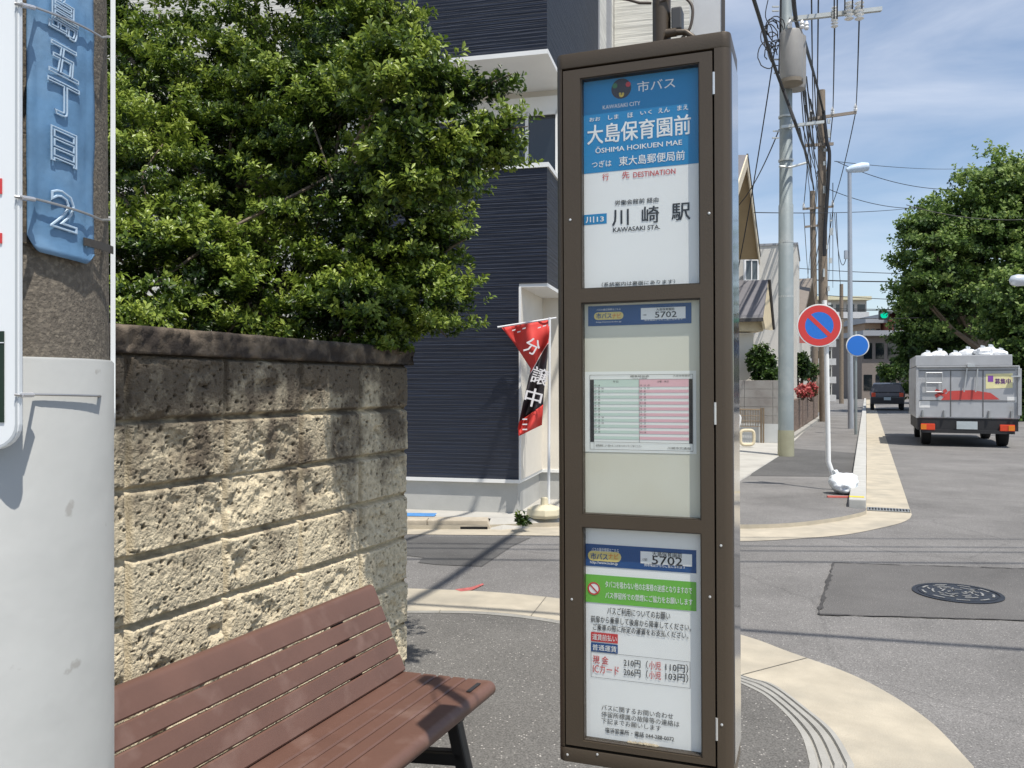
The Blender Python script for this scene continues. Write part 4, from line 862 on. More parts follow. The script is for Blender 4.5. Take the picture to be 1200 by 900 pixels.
# boards strapped to the pole
M_BOARD = mat('white_board', (.80, .83, .84), .4, var=.02)
bY = .93; bx1 = (22 - CX) / F * bY
zb0, zb1 = H - (527 - HY) / F * bY, H + 1.25
lb = thing('notice_board', V(bx1 - .2, bY, zb0), 'white notice board with a rounded lower corner strapped to the left of the concrete pole', 'notice board')
def rounded(x0, x1, z0, z1, r, y, k=7):
    return [V(x0 + r + r * math.cos(a), y, z0 + r + r * math.sin(a)) for a in np.linspace(math.pi, 1.5 * math.pi, k)] + [V(x1 - r + r * math.cos(a), y, z0 + r + r * math.sin(a)) for a in np.linspace(1.5 * math.pi, 2 * math.pi, k)] + [V(x1 - r + r * math.cos(a), y, z1 - r + r * math.sin(a)) for a in np.linspace(0, math.pi / 2, k)] + [V(x0 + r + r * math.cos(a), y, z1 - r + r * math.sin(a)) for a in np.linspace(math.pi / 2, math.pi, k)]
g = MB(); g.prism(rounded(bx1 - .42, bx1, zb0, zb1, .028, bY), V(0, .008, 0)); g.build('board', M_BOARD, lb, bevel=.0015)
g = MB(); rr = rounded(bx1 - .4195, bx1 - .0008, zb0 + .0008, zb1 - .001, .028, bY - .0012); ri = rounded(bx1 - .416, bx1 - .0035, zb0 + .0035, zb1 - .004, .026, bY - .0012); g.strip(rr + rr[:1], ri + ri[:1]); g.build('edge_trim', mat('grey_edge', (.45, .48, .5), .4, var=.02), lb)
def bpx(x, y): return P(x, y, bY - .0016)
g = MB(); a, b = bpx(-60, 495), bpx(4.5, 388); g.obox(a, V(b[0] - a[0], 0, 0), V(0, .001, 0), V(0, 0, b[2] - a[2])); g.build('dark_green_block', mat('board_green', (.012, .03, .018), .5, var=.05), lb)
g = MB(); a, b = bpx(-60, 402), bpx(4.5, 401); g.obox(a - V(0, .0008, 0), V(b[0] - a[0], 0, 0), V(0, .001, 0), V(0, 0, b[2] - a[2])); g.build('white_rule', M_BOARD, lb)
g = TG()
for y, h in ((218, 18), (279, 12)):
    a, b = bpx(-30, y + h / 2), bpx(2, y - h / 2); g.obox(a, V(b[0] - a[0], 0, 0), V(0, .001, 0), V(0, 0, b[2] - a[2]))
g.build('red_print', M_REDP, lb)
# second board, seen along its edge on the far side of the pole
e0 = V((129.5 - CX) / F * 1.16, 1.16, 0); ed = norm(V(e0[0], e0[1], 0)); rb0 = H - (503 - HY) / F * 1.18
rb = thing('notice_board', V(e0[0], e0[1], rb0), 'white board seen edge-on along the right side of the concrete pole', 'notice board')
en = V(ed[1], -ed[0], 0)
g = MB(); pr = [(0 + .03 * (1 - math.cos(a)), .03 * (1 - math.sin(a))) for a in np.linspace(0, math.pi / 2, 8)]
poly = [V(*(e0[:2] + ed[:2] * a), rb0 + b) for a, b in pr] + [V(*(e0[:2] + ed[:2] * .36), rb0), V(*(e0[:2] + ed[:2] * .36), 2.7), V(*(e0[:2]), 2.7)]
g.prism(poly, en * .0062); g.build('board', M_BOARD, rb)
M_WIRE = mat('tie_wire', (.42, .42, .42), .4, metal=.7, var=.1)
for (ly, ry) in ((4, 44), (230, 258), (462, 464)):
    pts = [P(17, ly, bY - .004), P(22, ly + 1, bY - .002)]
    t0, t1 = th_at(45, PR + .02), th_at(124, PR + .016)
    for k, t in enumerate(np.linspace(t0, t1, 12)):
        f_ = k / 11; r = PR + (.0135 if ly < 300 else .0088); py = ly + (ry - ly) * (.12 + .88 * f_); pts.append(cyl(t, z_at(py, t, r), r))
    pts.append(V(e0[0], e0[1] - .003, H - (ry - HY) / F * 1.16))
    g = MB(); g.tube(pts, .0016, 6); w_ = g.build('tie_wire', M_WIRE, None, smooth=True)
    tag(w_, {4: 'topmost tie wire crossing the blue address plate on the concrete pole', 230: 'middle tie wire crossing just above the figure on the blue plate', 462: 'lowest tie wire across the grey sheet wrapped round the pole'}[ly], 'wire', 'tie wires round the concrete pole')
    g = MB(); a, b = V(*pts[1]), V(*pts[3]); g.tube([a * .9 + b * .1, a * .4 + b * .6], .0028, 8); g.build('twisted_end', mat('wire_end', (.7, .7, .72), .35, metal=.6), w_)

# ------------------------------------------------------------------ banner on its stand by the house
YF = 8.05
fl = thing('banner', P(642, 590, YF), 'red and black nobori banner blown askew on a white pole by the house porch', 'banner')
M_RF = mat('banner_red', (.60, .045, .035), .7, var=.08, scale=8); M_BF = mat('banner_black', (.022, .016, .02), .7, var=.1); M_WF = mat('banner_white', (.75, .72, .72), .7, var=.02)
Lp = [(588, 384), (603, 403), (616, 423), (622, 432), (619, 445), (614, 468), (611, 482), (607, 502), (608, 511)]
Rp = [(643, 375), (644, 388), (643, 398), (642, 405), (641, 424), (639, 445), (637, 466), (636, 486), (635, 498)]
def fl_pt(i, t):            # row parameter i (0..8 float), column t 0..1
    k = min(int(i), 7); f_ = i - k; a = V(*Lp[k]) * (1 - f_) + V(*Lp[k + 1]) * f_; b = V(*Rp[k]) * (1 - f_) + V(*Rp[k + 1]) * f_
    q = a * (1 - t) + b * t; wave = .08 * math.sin(t * 8 + i * .9) * (1 - t * .5) + .03 * math.sin(i * 2.1 + t * 3)
    return P(q[0], q[1], YF - .02 + wave)
def fl_band(name, f0, f1, m):          # between two row functions of t
    rows, cols = 18, 16; A = np.zeros((rows, cols, 3))
    for a in range(rows):
        for b in range(cols):
            t = b / (cols - 1); i0, i1 = f0(t), f1(t); A[a, b] = fl_pt(float(np.clip(i0 + (i1 - i0) * a / (rows - 1), 0, 8)), t)
    o = grid_mesh(A[::-1], name, m, fl); md = o.modifiers.new('thickness', 'SOLIDIFY'); md.thickness = .002; return o
b1 = lambda t: 3.6 - 1.0 * t; b2 = lambda t: 6.6 - .2 * t
fl_band('red_cloth', lambda t: 0, b1, M_RF); fl_band('black_cloth', lambda t: b1(t) + .0, b2, M_BF); fl_band('red_cloth', b2, lambda t: 8, M_RF)
fl_band('white_stripe', lambda t: b1(t) - .09, lambda t: b1(t) + .02, M_WF).location = (0, -.004, 0)
g = TG()
for ch, px, py, w_, h_, rot in (('分', 624, 406, 17, 19, -25), ('譲', 633, 441, 20, 20, -18), ('中', 625, 466, 20, 22, -14)):
    v, f = glyphs(ch, .02, 2); lo, hi = v.min(0), v.max(0); c, s = math.cos(R(rot)), math.sin(R(rot)); out = []
    for a, b, _ in v:
        a = (a - (lo[0] + hi[0]) / 2) / (hi[0] - lo[0]) * w_; b = (b - (lo[1] + hi[1]) / 2) / (hi[1] - lo[1]) * h_
        out.append(P(px + a * c - b * s, py - (a * s + b * c), YF - .13 - _ * .04))
    g.add(out, f)
for x, y in ((600, 388), (606, 390), (612, 386), (630, 385), (636, 383)): 
    a = P(x, y, YF - .12); g.obox(a, V(.03, 0, .008), V(0, .001, 0), V(.004, 0, .012))
for k in range(3): a = P(612, 492 + k * 6, YF - .12); g.obox(a, V(.045, 0, .0), V(0, .001, 0), V(.004, 0, .012))
g.build('white_lettering', M_WF, fl)
g = MB(); g.tube([P(643, 590, YF), P(644, 372, YF)], .0135, 8); g.tube([P(583, 383.5, YF), P(652, 372.5, YF)], .009, 8); g.build('pole', mat('white_pole', (.75, .76, .76), .4, var=.03), fl, smooth=True)
c = P(638, 590, YF); c[2] = .035
g = MB(); g.lathe(c, [(.16, 0), (.175, .03), (.165, .085), (.10, .11), (.04, .115), (.035, .19)], 8); g.build('water_base', mat('cream_plastic', (.62, .56, .40), .5, var=.06), fl, bevel=.008)
tuft = thing('weed', G(611, 617, 0), 'small green weed sprouting at the kerb below the banner', 'weed')
lvp = sprays([(G(611, 616, .03) + ZZ * .05, (.07, .05, .06), 1)], 22, 7, .05, .02, .8); leaves('foliage', *lvp[:3], lvp[3], lvp[4], lvp[5], M_LEAF, tuft)
# ------------------------------------------------------------------ utility poles along the main street
M_STEELP = mat('grey_green_pole', (.27, .31, .315), .5, metal=.15, var=.10, scale=2.5, second=(.33, .36, .36), thr=(.5, .7), sscale=4)
M_POLEB = mat('pale_pole', (.42, .40, .26), .7, var=.1)
M_WOODP = mat('brown_pole', (.225, .18, .135), .85, var=.2, scale=8, bump=.003, bscale=40)
M_PORC = mat('porcelain', (.80, .80, .78), .25, var=.03)
M_CABLE = mat('black_cable', (.016, .016, .018), .6, var=.1)
M_TRANS = mat('transformer_grey', (.30, .29, .275), .5, var=.08)
pa = G(921, 534, .02); pa[2] = .02
p = thing('utility_pole', pa, 'pale grey-green utility pole carrying a transformer, standing at the corner of the far pavement', 'utility pole')
g = MB(); g.tube([pa + ZZ * .46, pa + ZZ * 4.6, pa + ZZ * 4.62, pa + ZZ * 11.5], [.138, .130, .118, .100], 24); g.build('shaft', M_STEELP, p, smooth=True)
g = MB(); g.tube([pa - ZZ * .03, pa + ZZ * .47], [.146, .144], 24); g.build('base_sleeve', mat('olive_sleeve', (.33, .32, .22), .6, var=.12, scale=4), p, smooth=True)
g = MB(); tcx = P(928.5, 60, 14.93); tcx[2] = 0
g.lathe(tcx + ZZ * 6.72 + V(-.02, 0, 0), [(.185, .06), (.20, .10), (.20, .88), (.185, .93), (.07, .95)], 28); g.lathe(tcx + V(.17, .30, 6.72), [(.165, 0), (.175, .03), (.175, .95), (.13, .97)], 24); tr_o = g.build('transformer', M_TRANS, p, smooth=True)
g = MB(); g.lathe(tcx + ZZ * 6.70 + V(-.02, 0, 0), [(.17, 0), (.205, .02), (.205, .085), (.185, .09)], 28); g.build('drip_rim', mat('transformer_rim', (.20, .17, .13), .6), tr_o, smooth=True)
g = TG()
for a, b in ((-.1, .3), (.12, .25), (.22, .0)): g.lathe(tcx + V(a, -.1 - b * .2, 7.65), [(.03, 0), (.045, .03), (.03, .06), (.045, .09), (.03, .12), (.02, .15)], 12)
g.build('bushing', M_PORC, p, smooth=True)
def ptA(px, py, Y=15.05): return P(px, py, Y)
M_ARM = mat('arm_steel', (.52, .54, .52), .45, metal=.4, var=.1)
g = MB(); a, b = ptA(926, 24, 15.05), ptA(1034, 12, 15.4); g.obox(a, b - a, V(0, .08, 0), ZZ * .075); g.build('cross_arm', M_ARM, p)
g = MB(); a, b = ptA(916, 150), ptA(966, 144, 15.2); g.obox(a, b - a, V(0, .06, 0), ZZ * .05); g.build('cross_arm', M_ARM, p)
g = MB(); a, b = ptA(913, 195), ptA(944, 191, 15.2); g.tube([a, ptA(926, 196), b], .022, 8); g.build('bracket_arm', M_ARM, p)
g = TG()
for px, py in ((915, 86), (915, 70), (913, 162), (914, 154), (913, 13), (913, 8)): a = ptA(px, py); g.obox(a, V(-.12, 0, 0), V(0, .03, 0), ZZ * .02)
for z in (2.9, 3.9, 5.4, 6.2): g.lathe(pa + ZZ * z, [(.134, 0), (.134, .035)], 20)
g.build('step_bolt', MATS['arm_steel'], p)
g = TG()
for px, py, sc in ((978, 22, 1.), (978, 14, .9), (995, 10, 1.3), (1007, 10, 1.3)):
    a = ptA(px, py, 15.2); pr = []
    for k in range(5): pr += [(.035 * sc, k * .055 * sc), (.065 * sc, k * .055 * sc + .02), (.035 * sc, k * .055 * sc + .04)]
    g.lathe(a - ZZ * .16 * sc, pr, 12)
g.build('insulator', M_PORC, p, smooth=True)
g = MB()
for k in range(9):         # tangle of drop wires beside the transformer
    c = ptA(903 + random.uniform(-4, 8), 52 + random.uniform(-20, 22), 15.0); r = random.uniform(.10, .26)
    g.tube([c + V(r * .7 * math.cos(t), random.uniform(-.02, .02), r * math.sin(t)) for t in np.linspace(0, random.uniform(4, 6.5), 18)], .010, 5)
g.tube([ptA(915, 0), ptA(914, 60), ptA(913, 86)], .02, 6); g.tube(resample([ptA(900, 0), ptA(897, 20), ptA(905, 36), ptA(903, 62)], 14), .009, 5)
g.build('drop_wires', M_CABLE, p, smooth=True)
def street_pole(px_top, py_top, Y, label, r, px_base=None, arms=(), w=1.):
    top = P(px_top, py_top, Y); base = P(px_base or px_top, 470, Y); base[2] = 0
    t = thing('utility_pole', base, label, 'utility pole'); g = MB(); g.tube([base - ZZ * .1, top * .5 + base * .5, top], [r, r * .92, r * .78], 16); g.build('shaft', M_WOODP, t, smooth=True)
    for x0, x1, y0, y1, ins in arms:
        a, b = P(x0, y0, Y - r - .03), P(x1, y1, Y - r - .03); g = MB(); g.obox(a, b - a, V(0, .07, 0), ZZ * .07 * w); g.build('cross_arm', MATS['arm_steel'] if w < 1.2 else mat('brown_arm', (.25, .21, .17), .6), t)
        g = TG()
        for ix in ins:
            c = a + (b - a) * ((ix - x0) / (x1 - x0)) + V(0, .03, .07); g.lathe(c, [(.02, 0), (.06, .03), (.07, .10), (.05, .13), (.065, .17), (.04, .24), (.02, .3)], 10)
        if ins: g.build('insulator', M_PORC, t, smooth=True)
    return t, base, top
pB, bB, tB = street_pole(962.5, 106, 30, 'weathered brown utility pole wound with thick cable, behind the round no-parking sign', .17, 966, ((948, 1004, 141, 133, (950, 976, 1003)), (944, 977, 172, 170, ())), 1.5)
pC, bC, tC = street_pole(952, 224, 42, 'thin brown utility pole farther off, left of the cable-wound one', .17, 956, ((941, 977, 246, 243, (942, 976)), (943, 962, 267, 265, ())), 1.5)
g = MB()
for k in range(16): a = bB + ZZ * (3.2 + .5 * k) + V(random.uniform(-.12, .14), -.2, 0); g.obox(a, V(random.uniform(.06, .14), 0, 0), V(0, .05, 0), ZZ * random.uniform(.04, .3))
g.build('bracket', MATS['arm_steel'], pB)
street_pole(986, 333, 60, 'far grey utility pole between the street lamp and the flats', .16)
g = MB(); g.tube(resample([P(965, 130, 29.7), P(969, 165, 29.7), P(972, 180, 29.7), P(970.5, 215, 29.7), P(967, 270, 29.7), P(966, 300, 29.7)], 40), .065, 8); o = g.build('riser_cable', M_CABLE, pB, smooth=True)
# ------------------------------------------------------------------ wires
def wire(label, pts, r, sag=0., name='overhead_wire', group=None, n=24):
    P_ = [np.asarray(q, float) for q in pts]; out = []
    if len(P_) == 2:
        for t in np.linspace(0, 1, n): out.append(P_[0] * (1 - t) + P_[1] * t - ZZ * sag * 4 * t * (1 - t))
    else: out = resample(P_, n * 2)
    g = MB(); g.tube(out, r, 6); return tag(g.build(name, M_CABLE, None, smooth=True), label, 'cable' if 'cable' in name else 'wire', group)
wire('thick black cable sweeping down in front of the transformer pole to the far poles', [V(-.9, 1.2, 6.2), V(1.0, 5.98, 6.35), P(883.5, 0, 11.4), P(904.5, 69, 13.4), P(921, 114, 14.7), P(936, 156, 15.0), P(948, 192, 27), P(954, 222, 41.8)], .028, name='overhead_cable', n=40)
wire('thickest black cable, coming over the camera and bending onto the brown cable-wound pole', [V(-1.2, -3.4, 7.0), V(.84, 2.03, 7.05), V(1.92, 5.83, 7.1), P(930, 0, 14.0), P(943.5, 51, 18), P(956, 95, 26), P(965, 132, 29.7)], .038, name='overhead_cable', n=50)
g_along = 'thin wires running along the street between the utility poles'
L_along = 'thin black wire running along the street between the utility poles'
for a, b, s in (((978, 30, 15.2), (976, 131, 29.9), .25), ((1007, 18, 15.2), (1003, 126, 29.9), .3), ((1003, 130, 29.9), (976, 238, 41.9), .3), ((976, 133, 29.9), (961, 262, 41.9), .2), ((950, 135, 29.9), (942, 240, 41.9), .25),
                ((951, 0, 14.8), (953, 150, 29.8), .1), ((959, 0, 14.8), (957, 170, 29.8), .15), ((945, 90, 15.7), (955, 175, 29.8), .1), ((942, 90, 15.7), (953, 186, 29.8), .1), ((939, 90, 15.7), (951, 196, 29.8), .1), ((937, 150, 15.7), (952, 215, 41.8), .1),
                ((976, 246, 41.9), (962, 330, 70), .4), ((942, 250, 41.9), (948, 335, 70), .3), ((962, 170, 30), (950, 300, 60), .3), ((966, 250, 30), (945, 352, 70), .3), ((980, 250, 41.9), (985, 335, 59.8), .3)):
    wire(L_along, [P(*a), P(*b)], .014 if a[2] < 20 else .018, s, group=g_along)
for k in range(10):
    a = P(938 + 3.2 * k % 17, random.uniform(85, 150), 15.6); b = P(951 + 1.9 * k, random.uniform(165, 235), 29.8 if k % 3 else 41.8); wire(L_along, [a, b], .011, random.uniform(.1, .5), group=g_along)
for k in range(7): wire(L_along, [P(958 + 3 * k, random.uniform(190, 262), 29.8), P(946 + 5 * k, random.uniform(300, 345), 59.5)], .014, random.uniform(.2, .7), group=g_along)
for x, yy in ((977.5, 0), (981, 0), (990, 0), (999, 0), (1010, 0)): wire('thin wire rising out of the picture from the porcelain insulators', [P(x, 24 if x < 985 else 12, 15.2), P(x + .6, -60, 13.6)], .012, group='wires rising from the insulators')
for lab, a, b, s in (('wire slanting down left from the transformer pole to the brown gabled house', (909, 50, 15.6), (862, 330, 21), .2), ('lower wire slanting down left from the pole bracket to the gabled house', (913, 152, 15.6), (866, 240, 19.9), .15),
                     ('wire crossing the street from the brown pole to the big tree, upper one', (980, 189, 30), (1115, 222, 33), .25), ('wire crossing the street from the brown pole to the big tree, lower one', (972, 222, 30), (1080, 244, 33), .2),
                     ('fine wire across the sky above the street lamp', (978, 189, 30), (1150, 196, 60), .2), ('fine wire across the sky from the gabled house to the big tree', (884, 249, 20), (1075, 243, 40), .1),
                     ('uppermost wire in front of the big tree on the right', (1062, 240, 26), (1260, 251, 24), .3), ('curved drop line hanging between brown pole and street lamp', (978, 250, 30), (992, 300, 26), .9)):
    wire(lab, [P(*a), P(*b)], .012, s)
for k, (y0, y1) in enumerate(((314, 318), (327, 321), (343, 352), (360, 352), (364, 346), (372, 360))):
    wire('horizontal wire crossing the far end of the street', [P(930, y0, 48), P(1290, y1, 40)], .02 if k != 1 else .035, .25, group='wires crossing the far end of the street')
# lines over the crossing; their shadows lie on the road
for dy, r in ((0, .02), (.42, .016), (.62, .014), (1.0, .012)):
    sh = G(1040, 658 - 0, RZ) + V(0, dy, 0); q = sh + np.array(tuple(SUNV)) * (7.4 / SUNV[2])
    wire('wire crossing high over the junction', [q - V(.985, -.03, 0) * 9, q + V(.985, -.03, 0) * 12], r, .1, group='wires crossing high over the junction')
sh = G(1035, 748, RZ); q = sh + np.array(tuple(SUNV)) * (6.6 / SUNV[2]); dvec = norm(G(1195, 757, RZ) - G(872, 735, RZ)); wire('thick cable crossing over the bus stop', [q - dvec * 7, q + dvec * 12], .025, .1, name='overhead_cable')

# ------------------------------------------------------------------ no-parking sign on its leaning pole, rubbish bag
M_SRED = mat('sign_red', (.62, .05, .045), .4, var=.03); M_SBLU = mat('sign_blue', (.02, .17, .62), .4, var=.03); M_WPOLE = mat('white_pole_paint', (.78, .78, .76), .4, var=.04)
nb = G(982, 574, .012); nb[2] = .012
sg = thing('no_parking_sign', nb, 'round red and blue no-parking sign on a leaning white pole', 'road sign')
ptop = P(966, 352, nb[1]); g = MB(); g.tube([nb, nb + V(-.12, .0, .35), P(968.5, 412, nb[1]), ptop], [.032, .031, .030, .030], 14); g.build('pole', M_WPOLE, sg, smooth=True)
sc = P(960, 381.5, nb[1] - .05); sn = norm(V(-.18, -1, 0)); sx = norm(np.cross(ZZ, sn)) * 1; sx = sx if sx[0] > 0 else -sx
def sdisc(g, r0, r1, off, n=48):
    an = np.linspace(0, 2 * math.pi, n + 1); A = [sc + sn * off + sx * r1 * math.cos(a) + ZZ * r1 * math.sin(a) for a in an]
    if r0: g.strip([sc + sn * off + sx * r0 * math.cos(a) + ZZ * r0 * math.sin(a) for a in an], A)
    else: g.poly(A[:-1])
RS = .262
g = MB(); g.lathe(sc, [(RS, -.006), (RS + .003, 0), (RS, .003)], 48, axis=sn); g.build('disc', M_WPOLE, sg)
g = MB(); sdisc(g, .168, .250, .005); a = R(-45); u, w = (sx * math.cos(a) + ZZ * math.sin(a)) * .17, (-sx * math.sin(a) + ZZ * math.cos(a)) * .026
g.poly([sc + sn * .0062 + q for q in (-u - w, u - w, u + w, -u + w)]); g.build('red_ring', M_SRED, sg)
g = MB(); sdisc(g, 0, .168, .0045); g.build('blue_field', M_SBLU, sg)
g = MB(); g.obox(sc - sn * .012 - ZZ * .02 + sx * -.05, sx * .14, -sn * .03, ZZ * .03); g.build('clamp', M_STEEL, sg)
bc = G(988, 578, .02); bag = thing('rubbish_bag', bc, 'white plastic bag heaped at the foot of the no-parking sign', 'bag')
M_BAG = mat('white_plastic', (.80, .84, .86), .3, var=.05, scale=8, bump=.01, bscale=22)
g = MB(); n, m = 30, 18; vs_ = []
Th, Ph = np.meshgrid(np.linspace(0, 2 * math.pi, 49), np.linspace(0, math.pi, 25))
wr_ = 1 + (.42 * (fbm(Th * 2.0 + 4, Ph * 3, 12, 4) - .45) - .28 * np.abs(fbm(Th * 3 + 9, Ph * 4, 19, 3) - .42)) * np.sin(Ph); wr_[:, -1] = wr_[:, 0]
Gp = np.stack([bc[0] + .17 * np.sin(Ph) * np.cos(Th) * wr_, bc[1] + .15 * np.sin(Ph) * np.sin(Th) * wr_, bc[2] + .115 + .125 * np.cos(Ph) * wr_ + .03 * np.sin(Ph) * np.cos(Th * 2)], -1)
grid_mesh(Gp[:, ::-1], 'sack', M_BAG, bag)
g = MB(); g.tube([bc + V(-.05, .02, .22), bc + V(-.07, .02, .27), bc + V(-.11, .0, .25)], [.02, .012, .03], 7); g.build('knot', M_BAG, bag, smooth=True)
g = MB(); q = G(970, 583, .014); g.obox(q, V(.30, -.04, 0), V(0, .035, 0), ZZ * .018); tag(g.build('red_batten', mat('batten_red', (.62, .16, .13), .6)), 'thin red batten lying in front of the white plastic bag', 'batten')

# ------------------------------------------------------------------ street lamps
M_LAMPP = mat('lamp_grey', (.40, .43, .47), .4, metal=.4, var=.05); M_LHEAD = mat('lamp_head', (.55, .66, .78), .35, var=.04)
lb_ = P(997, 470, 25); lb_[2] = 0
sl = thing('street_lamp', lb_, 'slim grey street lamp with a flat pale blue head over the pavement', 'street lamp')
lt = P(995.5, 200, 25); g = MB(); g.tube([lb_, lb_ * .4 + lt * .6, lt], [.085, .07, .058], 14); g.build('pole', M_LAMPP, sl, smooth=True)
g = MB(); g.tube([P(992, 199.5, 25), P(996, 198.5, 25), P(1001, 197.5, 25), P(1010, 196, 25), P(1017, 195.3, 25), P(1018.3, 195.2, 25)], [.06, .10, .125, .15, .12, .03], 14); g.build('lamp_head', M_LHEAD, sl, smooth=True)
g = MB(); g.obox(P(990.5, 303, 24.9), V(.08, 0, 0), V(0, .1, 0), ZZ * .25); g.build('bracket', M_LAMPP, sl)
lb2 = P(1232, 470, 21); lb2[2] = 0
sl = thing('street_lamp', lb2, 'street lamp with a silver oval head before the big tree', 'street lamp')
g = MB(); g.tube([lb2, P(1232, 340, 21), P(1226, 331, 21), P(1204, 329, 21)], [.08, .065, .05, .04], 12); g.build('pole', M_LAMPP, sl, smooth=True)
g = MB(); g.tube([P(1206, 329, 21), P(1200, 328.6, 21), P(1192, 328.5, 21), P(1186, 328.5, 21), P(1183, 328.5, 21)], [.06, .14, .155, .12, .03], 14); g.build('lamp_head', mat('lamp_silver', (.62, .66, .70), .3, metal=.3), sl, smooth=True)

# ------------------------------------------------------------------ brown gabled house, white house, walls
M_SOFF = mat('brown_soffit', (.36, .275, .16), .7, var=.08, scale=2); M_DKEDGE = mat('dark_fascia', (.045, .04, .038), .5); M_SLATE = mat('slate_roof', (.14, .135, .145), .6, var=.12, scale=6, bump=.004, bscale=14)
M_BEIGE = mat('beige_wall', (.50, .43, .31), .8, var=.06, scale=2)
def LV(x0, Y, z): return V(x0 + .4256 * Y, Y, z)            # plane parallel to the street
gh = thing('house', LV(-4.9, 21, 0), 'beige house with steep brown gable eave and grey porch roof beside the bus stop pillar', 'house')
ra, rb_, rc_ = LV(-2.87, 19.95, 6.72), LV(-2.87, 22.3, 4.71), LV(-2.87, 17.0, 4.6)
back = V(-4.6, 0, 0)
g = MB(); up = ZZ * .12
g.prism([ra, rb_, rb_ + up, ra + up], back); g.prism([rc_, ra, ra + up, rc_ + up], back); g.build('roof', M_SLATE, gh)
g = MB(); dn = ZZ * -.012; g.prism([ra + dn + back * .004, rb_ + dn + back * .004, rb_ + dn * 2 + back * .004, ra + dn * 2 + back * .004], back * .9); g.prism([rc_ + dn + back * .004, ra + dn + back * .004, ra + dn * 2 + back * .004, rc_ + dn * 2 + back * .004], back * .9); g.build('soffit', M_SOFF, gh)
g = MB(); e = -back / np.linalg.norm(back) * .03; g.prism([ra - ZZ * .16, rb_ - ZZ * .16, rb_ + up, ra + up], e); g.prism([rc_ - ZZ * .16, ra - ZZ * .16, ra + up, rc_ + up], e); g.build('bargeboard', mat('cream_fascia', (.60, .53, .40), .6), gh)
g = MB(); e2 = -back / np.linalg.norm(back) * .035; g.prism([ra + up * .45, rb_ + up * .45 , rb_ + up * 1.25, ra + up * 1.25], e2 * 1.3); g.build('roof_edge', M_DKEDGE, gh)
x0 = -3.75; g = MB(); g.prism([LV(x0, 18.4, 0), LV(x0, 21.7, 0), LV(x0, 21.7, 5.0), LV(x0, 19.95, 6.5), LV(x0, 18.4, 5.2)], back * .8); g.build('wall', M_BEIGE, gh)
g = MB(); g.obox(LV(x0 + .012, 20.5, 3.6), LV(0, .7, 0), V(.02, 0, 0), ZZ * .75); wn_ = g.build('window', M_DGLASS, gh); g = MB()
for z in (3.57, 4.32): g.obox(LV(x0 + .01, 20.46, z), LV(0, .78, 0), V(.05, 0, 0), ZZ * .05)
for y in (20.46, 20.82, 21.18): g.obox(LV(x0 + .011, y, 3.6), LV(0, .05, 0), V(.045, 0, 0), ZZ * .74)
g.build('frame', M_ALU, wn_)
# porch roof: slopes towards the viewer, gable end to the right
q1, q2, q3, q4 = P(850, 332, 21.6), P(900, 331, 21.6), P(894.5, 372, 19.9), P(846, 373, 19.9)
g = MB(); g.prism([q1, q2, q3, q4], V(0, .02, .07)); g.build('porch_roof', M_SLATE, gh)
g = MB(); g.obox(q4 - ZZ * .09, q3 - q4, V(0, .1, 0), ZZ * .085); g.build('porch_gutter', M_DKEDGE, gh)
g = MB(); g.prism([q2 - ZZ * .02, P(905.5, 387, 21.9), P(897, 386, 20.05), q3 - ZZ * .02], V(-.06, .0, 0)); g.build('porch_gable', mat('porch_cream', (.60, .50, .33), .7), gh)
g = MB(); g.tube([q2 + V(.03, 0, .07), P(906.5, 386, 22.0)], .045, 6); g.build('porch_edge', M_DKEDGE, gh)
g = MB(); a = P(883, 390, 20.5); a[2] = 0; g.obox(a - V(.55, 0, 0), V(.55, 0, 0), V(0, .5, 0), ZZ * 2.6); g.build('porch_wall', MATS['cream_plaster'], gh)
g = MB(); g.obox(P(853, 388, 20.2), V(.86, 0, 0), V(0, .7, 0), ZZ * .25); g.build('porch_beam', MATS['porch_cream'], gh)
eb = thing('building', P(828, 470, 17) * V(1, 1, 0), 'pale grey building with a dark corner strip, just above the bus stop pillar', 'building')
a, b = P(809, 470, 17.2), P(846, 470, 17); a[2] = b[2] = 0; g = MB(); g.obox(a, b - a, V(.8, 3, 0), ZZ * 11); g.build('wall', mat('pale_grey_panel', (.58, .59, .60), .6, var=.04), eb)
g = MB(); g.obox(b - V(.01, .02, 0), V(.07, 0, 0), V(0, .1, 0), ZZ * 11.02); g.obox(a - V(.05, .03, 0), V(.10, 0, 0), V(0, .1, 0), ZZ * 11.02); g.build('corner_strip', MATS['dark_fascia'] if 'dark_fascia' in MATS else M_GREYT, eb)
wh = thing('house', P(905, 470, 25) * V(1, 1, 0), 'white stuccoed house with a flat parapet behind the pale grey utility pole', 'house')
M_STUC = mat('white_stucco', (.60, .58, .53), .85, var=.07, scale=3, bump=.004, bscale=30)
a, b = P(862, 470, 24.6), P(934, 470, 24.2); a[2] = b[2] = 0; w_ = b - a; dp = V(2.2, 6, 0) * .55
ht = 1.305 + (452 - 288) / F * 24.4
g = MB(); g.obox(a, w_, dp, ZZ * ht); g.build('wall', M_STUC, wh)
g = MB(); g.obox(a - V(.02, .03, 0) + ZZ * ht, w_ + V(.04, 0, 0), dp, ZZ * .06); g.build('parapet', M_GREYT, wh)
q = P(874, 328, 24.3); g = MB(); g.obox(q, V(.33, 0, 0), V(0, .1, 0), ZZ * .56); wo_ = g.build('window', mat('grey_glass', (.10, .12, .13), .15), wh)
g = MB()
for o_, s_ in ((V(-.05, -.03, -.05), V(.43, 0, .05)), (V(-.05, -.03, .56), V(.43, 0, .05)), (V(-.05, -.03, 0), V(.05, 0, .56)), (V(.33, -.03, 0), V(.05, 0, .56)), (V(.15, -.02, 0), V(.03, 0, .56))): g.obox(q + o_, V(s_[0], 0, 0), V(0, .1, 0), ZZ * s_[2])
